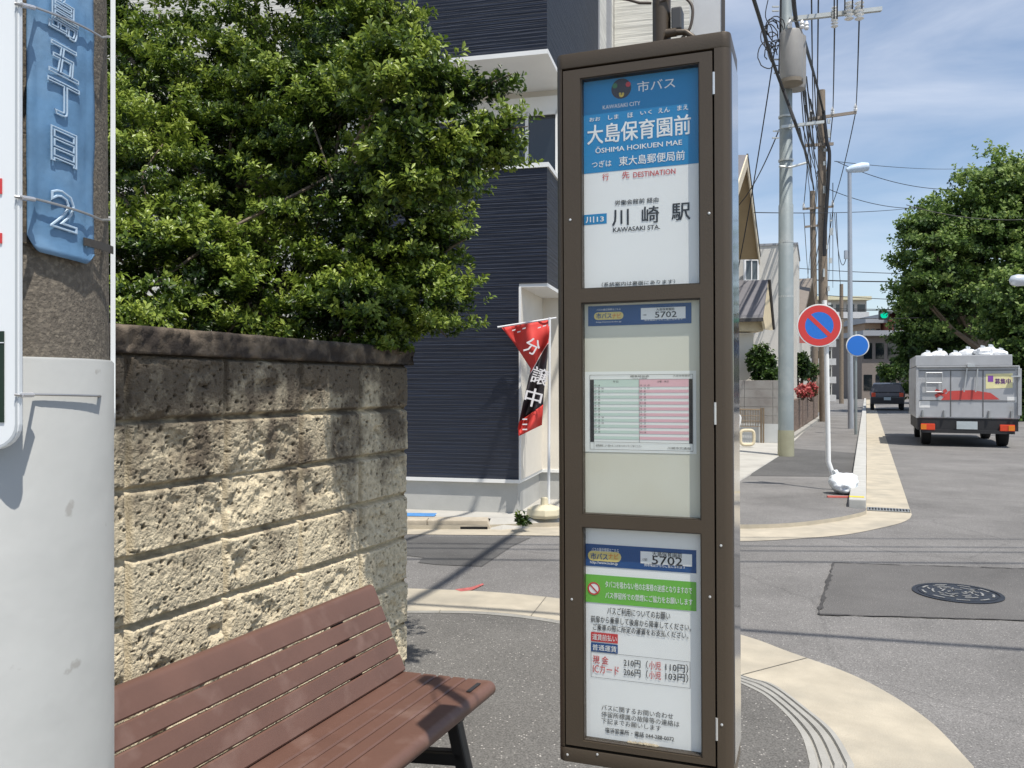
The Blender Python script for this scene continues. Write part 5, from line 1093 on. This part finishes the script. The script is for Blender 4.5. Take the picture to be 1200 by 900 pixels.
g.build('frame', M_TRIM, wo_)
rh = thing('house', P(940, 470, 29) * V(1, 1, 0), 'small pale gabled house farther along, right of the transformer pole', 'house')
a = P(931, 470, 28); a[2] = 0; g = MB(); g.obox(a, V(.16, .38, 0) * 1.0, V(-2, .8, 0), ZZ * 4.3); g.prism([LV(a[0] - .4256 * 28, 28, 0), LV(a[0] - .4256 * 28, 36, 0), LV(a[0] - .4256 * 28, 36, 3.6), LV(a[0] - .4256 * 28, 32, 5.2), LV(a[0] - .4256 * 28, 28, 3.6)], V(-3, 1, 0)); g.build('wall', M_STUC, rh)
g = MB(); x_ = a[0] - .4256 * 28 + .35; r1, r2, r3 = LV(x_, 32, 5.3), LV(x_, 27.6, 3.55), LV(x_, 36.4, 3.5); g.prism([r1, r2, r2 + ZZ * .14, r1 + ZZ * .14], V(-3.6, 1.2, 0)); g.prism([r1, r3, r3 + ZZ * .14, r1 + ZZ * .14], V(-3.6, 1.2, 0)); g.build('roof', mat('brown_roof', (.2, .17, .14), .7), rh)
# grey block wall facing us, with folding gate
M_GBLK = mat('grey_block', (.30, .285, .265), .9, var=.15, scale=5, second=(.22, .20, .185), thr=(.45, .62), sscale=2.5, bump=.002, bscale=90)
bw0, bw1 = G(840, 517, .03), G(914, 519, .03); bd = norm(bw1 - bw0); bn = V(bd[1], -bd[0], 0); bn = bn if bn[1] < 0 else -bn
bw = thing('garden_wall', (bw0 + bw1) / 2, 'low grey concrete block wall left of the pale grey utility pole', 'wall')
Lw = np.linalg.norm(bw1 - bw0); g = MB()
for r in range(7):
    for c in range(int(Lw / .62) + 1):
        a0 = c * .62; a1 = min(a0 + .612, Lw)
        if a1 - a0 > .05: g.obox(bw0 + bd * a0 + ZZ * (.2 * r) , bd * (a1 - a0), -bn * .14, ZZ * .193)
g.build('blocks', M_GBLK, bw, bevel=.004, seg=1)
g = MB(); g.obox(bw0 - bn * .02, bd * Lw, -bn * .09, ZZ * 1.39); g.build('mortar', mat('mortar', (.34, .33, .31), .9), bw)
g = MB(); g.obox(bw0 + bn * .012, bd * Lw, -bn * .01, ZZ * .42); g.build('painted_base', mat('pale_base', (.52, .53, .52), .85, var=.06), bw)
gt = thing('folding_gate', bw0 + bn * .12, 'brown folding lattice gate standing before the grey block wall', 'gate')
g = MB(); o = bw0 + bn * .12; M_GATE = mat('gate_bronze', (.22, .165, .11), .45, metal=.3)
for k in range(18): g.tube([o + bd * (.055 * k) + ZZ * .36, o + bd * (.055 * k) + ZZ * .74], .007, 5)
for z in (.36, .48, .60, .74): g.tube([o + ZZ * z, o + bd * 1.0 + ZZ * z], .008 if z < .7 else .016, 5)
for k in (.0, 1.0, 1.05): g.tube([o + bd * k - ZZ * .02, o + bd * k + ZZ * .78], .02, 6)
g.build('lattice', M_GATE, gt)
# cream barrier stand
cs = G(869, 524, .03) + V(.12, 0, 0); st = thing('barrier_stand', cs, 'cream plastic barrier stand with a rounded open frame on the pale concrete', 'barrier')
M_CRP = mat('cream_plastic_old', (.62, .54, .38), .5, var=.05)
g = MB(); ring_ = [cs + V(.14 * math.copysign(abs(math.cos(a)) ** .5, math.cos(a)), 0, .2 + .15 * math.copysign(abs(math.sin(a)) ** .5, math.sin(a))) for a in np.linspace(0, 2 * math.pi, 33)]; g.tube(ring_, .033, 8); g.build('frame', M_CRP, st, smooth=True)
g = MB(); g.tube(resample([cs + V(-.16, .05, 0), cs + V(-.17, .05, .35), cs + V(-.13, .05, .62), cs + V(-.24, .05, .70)], 16), .022, 8); g.build('post', M_TRIM, st, smooth=True)
# wall along the far pavement, with planters
vw = -1.74; lw = thing('garden_wall', UV(24, vw, 0), 'brown brick garden wall running along the far pavement', 'wall')
g = MB(); g.obox(UV(21.9, vw - .15, 0), D2 * 4.2, N2 * .15, ZZ * .93); g.obox(UV(26.15, vw - .15, 0), D2 * 9, N2 * .13, ZZ * 1.0); g.build('wall_face', siding('brick_courses', (.20, .145, .115), .075, .006, .85), lw)
g = MB(); g.obox(UV(21.4, vw + .004, .0), D2 * 18, N2 * .14, ZZ * .09); struct(g.build('kerb', M_KERB))
g = MB(); g.obox(UV(21.9, vw - .18, .93), D2 * .5, N2 * .2, ZZ * .12); g.obox(UV(26.1, vw - .2, .0), D2 * .2, N2 * .22, ZZ * 1.1); g.build('pier', mat('pier_brown', (.17, .13, .11), .85, var=.15), lw)
M_BUSH = leafmat('bush_leaf', [(.012, .03, .008), (.035, .075, .014), (.08, .14, .025), (.16, .23, .05)], .25, .45)
M_FLOW = leafmat('flower_petal', [(.05, .10, .03), (.55, .08, .09), (.70, .25, .22), (.75, .55, .45)], .2, .5)
def bush(name, label, c, r, n, L, m, cat='shrub', per=8, stems=True, light=.5):
    base = V(c[0], c[1], max(0, c[2] - r[2] * 1.6)); t = thing(name, base, label, cat)
    d = [(c + V(random.uniform(-.5, .5) * r[0], random.uniform(-.5, .5) * r[1], random.uniform(-.4, .5) * r[2]), tuple(np.array(r) * random.uniform(.5, .75)), 1) for _ in range(6)] + [(c, r, 2)]
    lv = sprays(d, n, per, L, L, .4, .3, light); leaves('foliage', *lv[:3], lv[3], lv[4] * 1.3, lv[5], m, t)
    g = MB()
    for k in range(7): g.tube([base + V(random.uniform(-.05, .05), 0, 0), c + V(*(np.array(r) * RNG.normal(size=3) * .45))], [.02, .006], 5)
    g.build('stem', M_BARK, t); return t
bush('shrub', 'leafy green shrub rising behind the grey block wall', P(893, 425, 19.95), (.33, .25, .52), 420, .10, M_BUSH)
bush('shrub', 'low green shrub spilling over the grey wall just left of the pale pole', P(906, 441, 19.6), (.2, .15, .16), 180, .09, M_BUSH)
bush('shrub', 'dark rounded shrub in front of the pale gabled house', P(938, 432, 24.5), (.25, .3, .5), 420, .09, M_BUSH, light=.1)
bush('flowering_plant', 'red and pink flowers in a planter on the brown garden wall', P(941, 458, 23.4), (.2, .3, .16), 160, .08, M_FLOW, 'flowers')
bush('flowering_plant', 'orange-tinged plant beside the red flowers on the garden wall', P(951, 456, 27), (.2, .3, .25), 160, .08, M_FLOW, 'flowers', light=.2)
bush('shrub', 'olive shrub farther along behind the flowers', P(950, 437, 29), (.3, .3, .35), 220, .10, M_BUSH)
bush('shrub', 'round green bush at the kerb beyond the parked dark car', P(1043, 437, 58), (.9, .6, .7), 260, .2, M_BUSH)
# parking sign, blue round sign
ps = thing('parking_sign', P(936, 392, 28), 'yellow parking sign with a black letter P behind the utility poles', 'sign')
g = MB(); a, b = P(927.5, 391, 28), P(946, 365, 28); g.obox(V(a[0], 28, a[2]), V(b[0] - a[0], 0, 0), V(0, .05, 0), ZZ * (b[2] - a[2])); g.build('board', mat('sign_yellow', (.80, .68, .06), .5), ps)
g = MB(); 
for body, x0, y0, x1, y1 in (('P', 929, 384, 937, 369), ('駐車', 938.5, 376, 945, 371), ('月極', 930, 389.5, 940, 385.5)):
    v, f = glyphs(body, .04, 2); lo, hi = v[:, :2].min(0), v[:, :2].max(0); q = (v[:, :2] - lo) / (hi - lo); A, B = P(x0, y0, 27.99), P(x1, y1, 27.99); g.add([V(A[0] + i * (B[0] - A[0]), 27.99, A[2] + j * (B[2] - A[2])) for i, j in q], f)
g.build('lettering', M_BLACK, ps)
g = MB(); q = P(931, 400, 28.1); q[2] = 0; g.tube([q, P(931, 366, 28.1)], .04, 8); g.build('post', M_STEELP, ps)
g = MB(); q = P(937, 402, 27.97); g.obox(q, V(.45, 0, 0), V(0, .03, 0), ZZ * .25); g.build('lower_board', mat('lower_board', (.45, .12, .1), .6), ps)
bs = thing('round_sign', P(1003, 470, 22) * V(1, 1, 0), 'round blue footway sign on a thin grey pole by the kerb', 'road sign')
q = P(1003, 470, 22); q[2] = 0; g = MB(); g.tube([q, P(1002.5, 388, 22)], .038, 10); g.build('pole', M_STEELP, bs, smooth=True)
g = MB(); g.lathe(P(1005, 405, 21.93), [(.285, -.005), (.29, 0), (.285, .004)], 36, axis=V(-.2, -1, 0)); g.build('rim', M_WPOLE, bs); g = MB(); g.lathe(P(1005, 405, 21.922), [(.262, 0), (.262, .006)], 36, axis=V(-.2, -1, 0)); g.build('blue_field', M_SBLU, bs)

# ------------------------------------------------------------------ traffic signal
ts = thing('traffic_light', P(1062, 470, 48) * V(1, 1, 0), 'horizontal traffic light showing green in front of the big tree', 'traffic light')
a, b = P(1030.5, 374.5, 48), P(1062, 364, 48); g = MB(); g.obox(a, V(b[0] - a[0], 0, 0), V(0, .18, 0), ZZ * (b[2] - a[2])); g.build('housing', mat('signal_grey', (.10, .105, .11), .5), ts, bevel=.06)
for i, (x, c) in enumerate(((1036, (.0, .55, .32, 1.1)), (1046.5, None), (1056.5, None))):
    q = P(x, 369.2, 47.97); g = MB(); g.lathe(q, [(.20, 0), (.20, .03), (.1, .05)], 20, axis=V(0, -1, 0))
    g.build('lens', mat('lens_green', (.02, .3, .2), .2, emit=c) if c else mat('lens_dark', (.09, .03, .03), .2), ts)
    g = MB(); an = np.linspace(R(20), R(160), 12); A = [q + V(.225 * math.cos(t), 0, .225 * math.sin(t)) for t in an]; B = [p_ + V(0, -.28, -.02) for p_ in A]; g.strip(A, B); g.build('visor', MATS['signal_grey'], ts)
g = MB(); q = P(1068, 470, 48.2); q[2] = 0; g.tube([q, P(1068, 360, 48.2)], .1, 10); g.tube([P(1031, 363, 48.1), P(1068, 363, 48.2)], .04, 8); g.build('post', M_STEELP, ts)

# ------------------------------------------------------------------ rubbish truck and parked car
M_TRB = mat('truck_grey', (.43, .44, .455), .45, metal=.1, var=.10, scale=3, second=(.33, .325, .31), thr=(.55, .75), sscale=2.2); M_TRD = mat('truck_dark', (.02, .02, .022), .6); M_RUB = mat('tyre_rubber', (.018, .018, .019), .85); M_TAIL = mat('tail_lens', (.65, .06, .02), .25); M_AMB = mat('amber_lens', (.75, .22, .02), .25)
tc_ = G(1133, 524, RZ); tk = thing('rubbish_truck', tc_, 'grey rubbish truck seen from behind, heaped with white bags above its tailgate', 'truck')
def TP(u, v, z): return tc_ + D2 * u + N2 * v + ZZ * (z)
WD = 1.0
g = MB(); g.obox(TP(0, -WD, .62), D2 * 3.2, N2 * 2 * WD, ZZ * 1.14); g.build('body', M_TRB, tk, bevel=.03)
g = MB(); g.obox(TP(-.05, -WD - .01, 1.765), D2 * 2.6, N2 * 1.86, ZZ * .235); g.build('hopper_rim', M_TRB, tk, bevel=.015)
g = MB(); g.obox(TP(-.06, -WD + .01, 1.735), D2 * .06, N2 * (2 * WD - .03), ZZ * .03); g.obox(TP(-.05, WD - .05, .7), D2 * .05, N2 * .07, ZZ * 1.0); g.obox(TP(-.045, -WD + .0, .62), D2 * .045, N2 * .05, ZZ * 1.1); g.build('tailgate_edge', mat('truck_edge', (.40, .41, .42), .5), tk, bevel=.008)
g = MB()
for v0, v1, z0, z1 in ((-.80, -.48, 1.18, 1.62), (-.06, .0, 1.2, 1.72), (.16, .2, 1.2, 1.7)):
    if v1 - v0 > .2:
        for v in (v0, v1): g.tube([TP(-.07, v, z0), TP(-.07, v, z1)], .014, 6)
        for z in (z0 + .02, (z0 + z1) / 2, z1): g.tube([TP(-.07, v0, z), TP(-.07, v1, z)], .012, 6)
        g.build('ladder', M_ALU, tk)
    else: g = MB(); g.tube([TP(-.06, v0, z0), TP(-.06, v1, z1)], .016, 6); g.build('rail', M_ALU, tk)
g = MB(); g.obox(TP(-.12, .0, 1.74), D2 * .07, N2 * .14, ZZ * .06); g.build('latch', M_ALU, tk)
g = MB(); g.obox(TP(-.1, .82, 1.52), D2 * .06, N2 * .18, ZZ * .03); g.build('latch', M_ALU, tk)
g = MB()
for z in (1.0, 1.66): g.obox(TP(-.008, -.93, z), D2 * .01, N2 * 1.84, ZZ * .018)
for v in (-.32, .30): g.obox(TP(-.008, v, .66), D2 * .01, N2 * .018, ZZ * 1.02)
g.build('panel_seam', mat('seam_dark', (.12, .12, .12), .6), tk)
for v in (-.86, -.44, .42, .84): g = MB(); g.tube([TP(-.02, v, .64), TP(-.02, v, .80)], .022, 8); g.build('hinge', M_STEEL, tk)
g = MB(); g.poly([TP(-.003, .36, 1.27), TP(-.003, .86, 1.29), TP(-.003, .86, 1.60), TP(-.003, .36, 1.59)]); stk_ = g.build('sticker', mat('sticker_yellow', (.80, .74, .40), .5), tk)
g = MB(); v, f = glyphs('募集中', .03, 2); lo, hi = v[:, :2].min(0), v[:, :2].max(0); q = (v[:, :2] - lo) / (hi - lo); g.add([TP(-.006, .53 + a * .30, 1.37 + b * .12) for a, b in q], f); g.add([TP(-.006, .40, 1.42), TP(-.006, .5, 1.42), TP(-.006, .5, 1.55), TP(-.006, .40, 1.55)], [(0, 1, 2, 3)]); g.build('lettering', mat('purple_print', (.25, .08, .40), .5), stk_)
g = MB(); g.poly([TP(-.003, -.5, 1.02), TP(-.003, .62, 1.04), TP(-.003, .45, 1.18), TP(-.003, .1, 1.24), TP(-.003, -.35, 1.22)]); 
for s in (1, -1):
    d = V(.11, .07 * s); nrm_ = V(-d[1], d[0]) * .28; g.poly([TP(-.006, -.5 + q[0], 1.17 + q[1]) for q in (-d - nrm_, d - nrm_, d + nrm_, -d + nrm_)])
g.build('red_emblem', mat('truck_red', (.55, .07, .06), .5, var=.1), tk)
g = MB(); g.poly([TP(-.003, .76, .98), TP(-.003, .94, .98), TP(-.003, .94, 1.1), TP(-.003, .76, 1.1)]); g.poly([TP(-.003, -.93, .85), TP(-.003, -.72, .85), TP(-.003, -.72, 1.0), TP(-.003, -.93, 1.0)]); g.build('white_sticker', M_TRIM, tk)
g = MB(); g.obox(TP(.02, -WD + .03, .36), D2 * 3.0, N2 * (2 * WD - .06), ZZ * .26); g.obox(TP(-.04, -.9, .30), D2 * .08, N2 * 1.8, ZZ * .07); g.build('chassis', M_TRD, tk)
for v in (-.9, .62):
    g = MB(); g.obox(TP(-.05, v, .36), D2 * .06, N2 * .28, ZZ * .14); tl = g.build('tail_lamp', M_TAIL, tk, bevel=.012)
    g = MB(); g.obox(TP(-.062, v + (.0 if v < 0 else .16), .375), D2 * .012, N2 * .11, ZZ * .11); g.build('indicator', M_AMB, tl)
g = MB(); g.obox(TP(-.045, -.2, .39), D2 * .02, N2 * .40, ZZ * .17); g.build('number_plate', mat('plain_plate', (.45, .50, .52), .5), tk)
for u in (.75, 3.6):
    for v in (-.86, .66):
        wv = TP(u, v, .34); g = MB(); g.lathe(wv, [(.22, 0), (.33, .01), (.34, .04), (.34, .18), (.32, .2), (.2, .2)], 24, axis=N2); wl_ = g.build('wheel', M_RUB, tk, smooth=True)
        g = MB(); g.lathe(wv + N2 * (-.004 if v < 0 else .196), [(.2, 0), (.2, .008), (.06, .012)], 18, axis=N2); g.build('rim', M_STEEL, wl_)
g = MB(); g.prism([TP(3.28, -.9, .5), TP(4.75, -.9, .5), TP(4.75, -.9, 1.1), TP(4.35, -.9, 1.85), TP(3.28, -.9, 1.85)], N2 * 1.8); cab = g.build('cab', mat('cab_white', (.62, .64, .66), .35), tk, bevel=.05)
g = MB(); g.prism([TP(3.5, -.905, 1.15), TP(4.55, -.905, 1.15), TP(4.25, -.905, 1.75), TP(3.5, -.905, 1.75)], N2 * -.004); g.build('side_window', M_DGLASS, cab)
g = MB(); g.obox(TP(.3, -WD - .004, .75), D2 * 2.6, N2 * -.003, ZZ * .5); g.build('side_panel', M_TRB, tk)
M_BAGT = mat('bag_white', (.74, .76, .78), .35, var=.08, scale=9, bump=.02, bscale=9)
for i, (v, z, r) in enumerate(((-.75, 1.99, .13), (-.50, 2.01, .16), (-.2, 1.99, .12), (.06, 2.03, .17), (.33, 2.06, .15), (.5, 2.05, .19), (.68, 2.02, .13))):
    c = TP(.35 + .15 * (i % 2), v, z); t = thing('rubbish_bag', c, ['leftmost white bag on the rubbish truck, lying flat', 'second white bag from the left on the rubbish truck', 'low white bag third from the left on the truck', 'bulging white bag mid-way along the truck heap', 'tall white bag right of the middle of the truck heap', 'largest white bag of the truck heap', 'rightmost white bag on the rubbish truck'][i], 'bag', 'white bags heaped on the rubbish truck')
    g = MB(); g.ball(c, r * 1.15, r, r * .72, 14, 10, .16); g.build('sack', M_BAGT, t, smooth=True); g = MB(); g.tube([c + ZZ * r * .6, c + ZZ * r * 1.0 + V(.02, 0, 0)], [.03, .05], 6); g.build('knot', M_BAG, t)
def car(base, label, paint):
    t = thing('parked_car', base, label, 'car'); C = lambda u, v, z: base + D2 * u + N2 * v + ZZ * z
    prof = [(0, .35), (-.03, .75), (.12, .95), (.45, 1.42), (.75, 1.5), (2.1, 1.48), (2.9, .98), (3.85, .85), (3.95, .55), (3.9, .32)]
    hw = lambda z: .83 if z < 1.0 else .83 - .16 * (z - 1.0) / .5
    A = [C(u, -hw(z), z) for u, z in prof]; B = [C(u, hw(z), z) for u, z in prof]; n = len(A); g = MB(); g.add(A + B, [tuple(range(n)), tuple(range(2 * n - 1, n - 1, -1))] + [(i, n + i, n + (i + 1) % n, (i + 1) % n) for i in range(n)]); g.build('body', paint, t, bevel=.05)
    g = MB(); g.poly([C(.13, -.66, .99), C(.13, .66, .99), C(.42, .58, 1.38), C(.42, -.58, 1.38)][::-1]); o = g.build('rear_window', M_DGLASS, t); o.location = tuple(D2 * -.02 + ZZ * .01)
    for s in (-1, 1):
        g = MB(); g.obox(C(-.05, s * .68 - .1, .74), D2 * .06, N2 * .2, ZZ * .22); g.build('tail_lamp', M_TAIL, t)
        g = MB(); g.poly([C(.62, s * .80, 1.02), C(2.5, s * .80, 1.02), C(2.05, s * .70, 1.42), C(.72, s * .70, 1.42)]); g.build('side_window', M_DGLASS, t)
        for u in (.75, 3.1): g = MB(); g.lathe(C(u, s * .74, .31), [(.18, -.1), (.3, -.09), (.31, 0), (.3, .09), (.18, .1)], 18, axis=N2); g.build('wheel', M_RUB, t)
    g = MB(); g.obox(C(-.06, -.17, .56), D2 * .03, N2 * .34, ZZ * .16); g.build('number_plate', MATS['plain_plate'], t); return t
car(UV(49, 1.05, RZ), 'dark car parked against the left kerb far down the street', mat('car_dark', (.03, .03, .035), .25, var=.02, coat=.5))

# ------------------------------------------------------------------ buildings at the end of the street
def block(name, label, x0, x1, ytop, Y, m, floors, cols, roofm=None, balc=False, depth=10.):
    a, b = P(x0, 470, Y), P(x1, 470, Y); a[2] = b[2] = 0; ht = H + (HY - ytop) / F * Y; t = thing(name, (a + b) / 2, label, 'building'); dv = V(0, depth, 0)
    g = MB(); g.obox(a, b - a, dv, ZZ * ht); g.build('wall', m, t); fh = ht / floors; cw = (b[0] - a[0]) / cols
    for r in range(floors):
        for c in range(cols):
            o = a + V(cw * (c + .15), -.04, fh * (r + .28)); g = MB(); g.obox(o, V(cw * .7, 0, 0), V(0, .03, 0), ZZ * fh * .5); g.build('window', M_DGLASS, t)
        if balc: g = MB(); g.obox(a + V(0, -.9, fh * r), V(b[0] - a[0], 0, 0), V(0, .85, 0), ZZ * fh * .36); g.build('balcony', mat('balcony_pale', (.52, .52, .52), .7), t)
    g = MB(); g.obox(a + V(-.3, -1.0, ht), V(b[0] - a[0] + .6, 0, 0), V(0, depth, 0), ZZ * .5); g.build('roof', roofm or M_GREYT, t); return t
M_FLAT = mat('flats_beige', (.42, .40, .37), .8, var=.05, scale=.4); M_FRF = mat('flats_roof', (.62, .58, .40), .8)
block('apartment_block', 'long grey block of flats with a cream roof edge at the end of the street', 940, 1015.5, 352, 120, M_FLAT, 5, 6, M_FRF, True)
block('office_building', 'low brown building in the distance left of the traffic light', 1013, 1032, 379, 90, mat('tan_brick', (.33, .235, .16), .8), 3, 3)
block('office_building', 'pale box-like building in the distance behind the traffic light', 1030, 1056, 374, 96, mat('pale_panel', (.55, .60, .66), .7), 3, 3)
block('office_building', 'small reddish building in the distance at the edge of the big tree', 1046, 1064, 372, 88, mat('red_panel', (.40, .15, .11), .8), 3, 2)
block('shop_building', 'dark brown shop building low down at the end of the street', 1010, 1066, 394, 80, mat('brown_panel', (.20, .17, .15), .8), 2, 4)
block('white_building', 'tall white building far off behind the round no-parking sign', 942, 975, 386, 70, mat('off_white', (.50, .50, .48), .8), 4, 3, None, True)

# ------------------------------------------------------------------ big trees on the right
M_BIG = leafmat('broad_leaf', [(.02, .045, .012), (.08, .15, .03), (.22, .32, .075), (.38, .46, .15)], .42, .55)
def bigtree(label, cx, Y, blobs, ntw, L, per=6, light=.5, r=.35, cl=.9):
    base = P(cx, 470, Y); base[2] = 0; t = thing('roadside_tree', base, label, 'tree', 'broad-leaved trees on the right of the street'); B = [blob(px, py, Y + dy, rx, ry, .7) for px, py, rx, ry, dy in blobs]
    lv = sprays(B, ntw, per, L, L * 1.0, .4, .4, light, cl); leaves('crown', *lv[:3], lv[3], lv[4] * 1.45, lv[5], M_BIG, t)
    g = MB(); hub = base + ZZ * 3; g.tube([base, base + ZZ * 1.5 + V(.1, 0, 0), hub], [r, r * .8, r * .7], 10)
    for b in B: c = np.array(b[0]); m_ = hub * .5 + c * .5 - ZZ * .3; g.tube([hub, m_, c], [r * .45, r * .25, r * .06], 7)
    g.build('trunk', M_BARK, t, smooth=True); return t
bigtree('tall spreading tree with a sunlit bright green top over the rubbish truck', 1150, 40, ((1180, 225, 60, 40, 0), (1125, 262, 50, 38, -.5), (1170, 290, 60, 50, 0), (1095, 300, 44, 30, -1), (1085, 270, 26, 16, -1), (1210, 270, 60, 70, 0), (1082, 345, 28, 16, -1), (1110, 350, 50, 44, 0), (1068, 335, 16, 5, -1), (1250, 260, 70, 70, 1)), 10500, .19, 8, .6)
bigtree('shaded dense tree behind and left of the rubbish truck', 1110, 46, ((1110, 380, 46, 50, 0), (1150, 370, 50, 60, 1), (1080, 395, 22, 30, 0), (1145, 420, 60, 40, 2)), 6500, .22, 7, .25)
bigtree('bushy tree at the right edge behind the rubbish truck', 1215, 32, ((1195, 400, 26, 70, 0), (1225, 380, 40, 80, 0), (1205, 450, 30, 40, 0), (1190, 350, 20, 30, 0)), 7000, .17, 8, .45, cl=.6)
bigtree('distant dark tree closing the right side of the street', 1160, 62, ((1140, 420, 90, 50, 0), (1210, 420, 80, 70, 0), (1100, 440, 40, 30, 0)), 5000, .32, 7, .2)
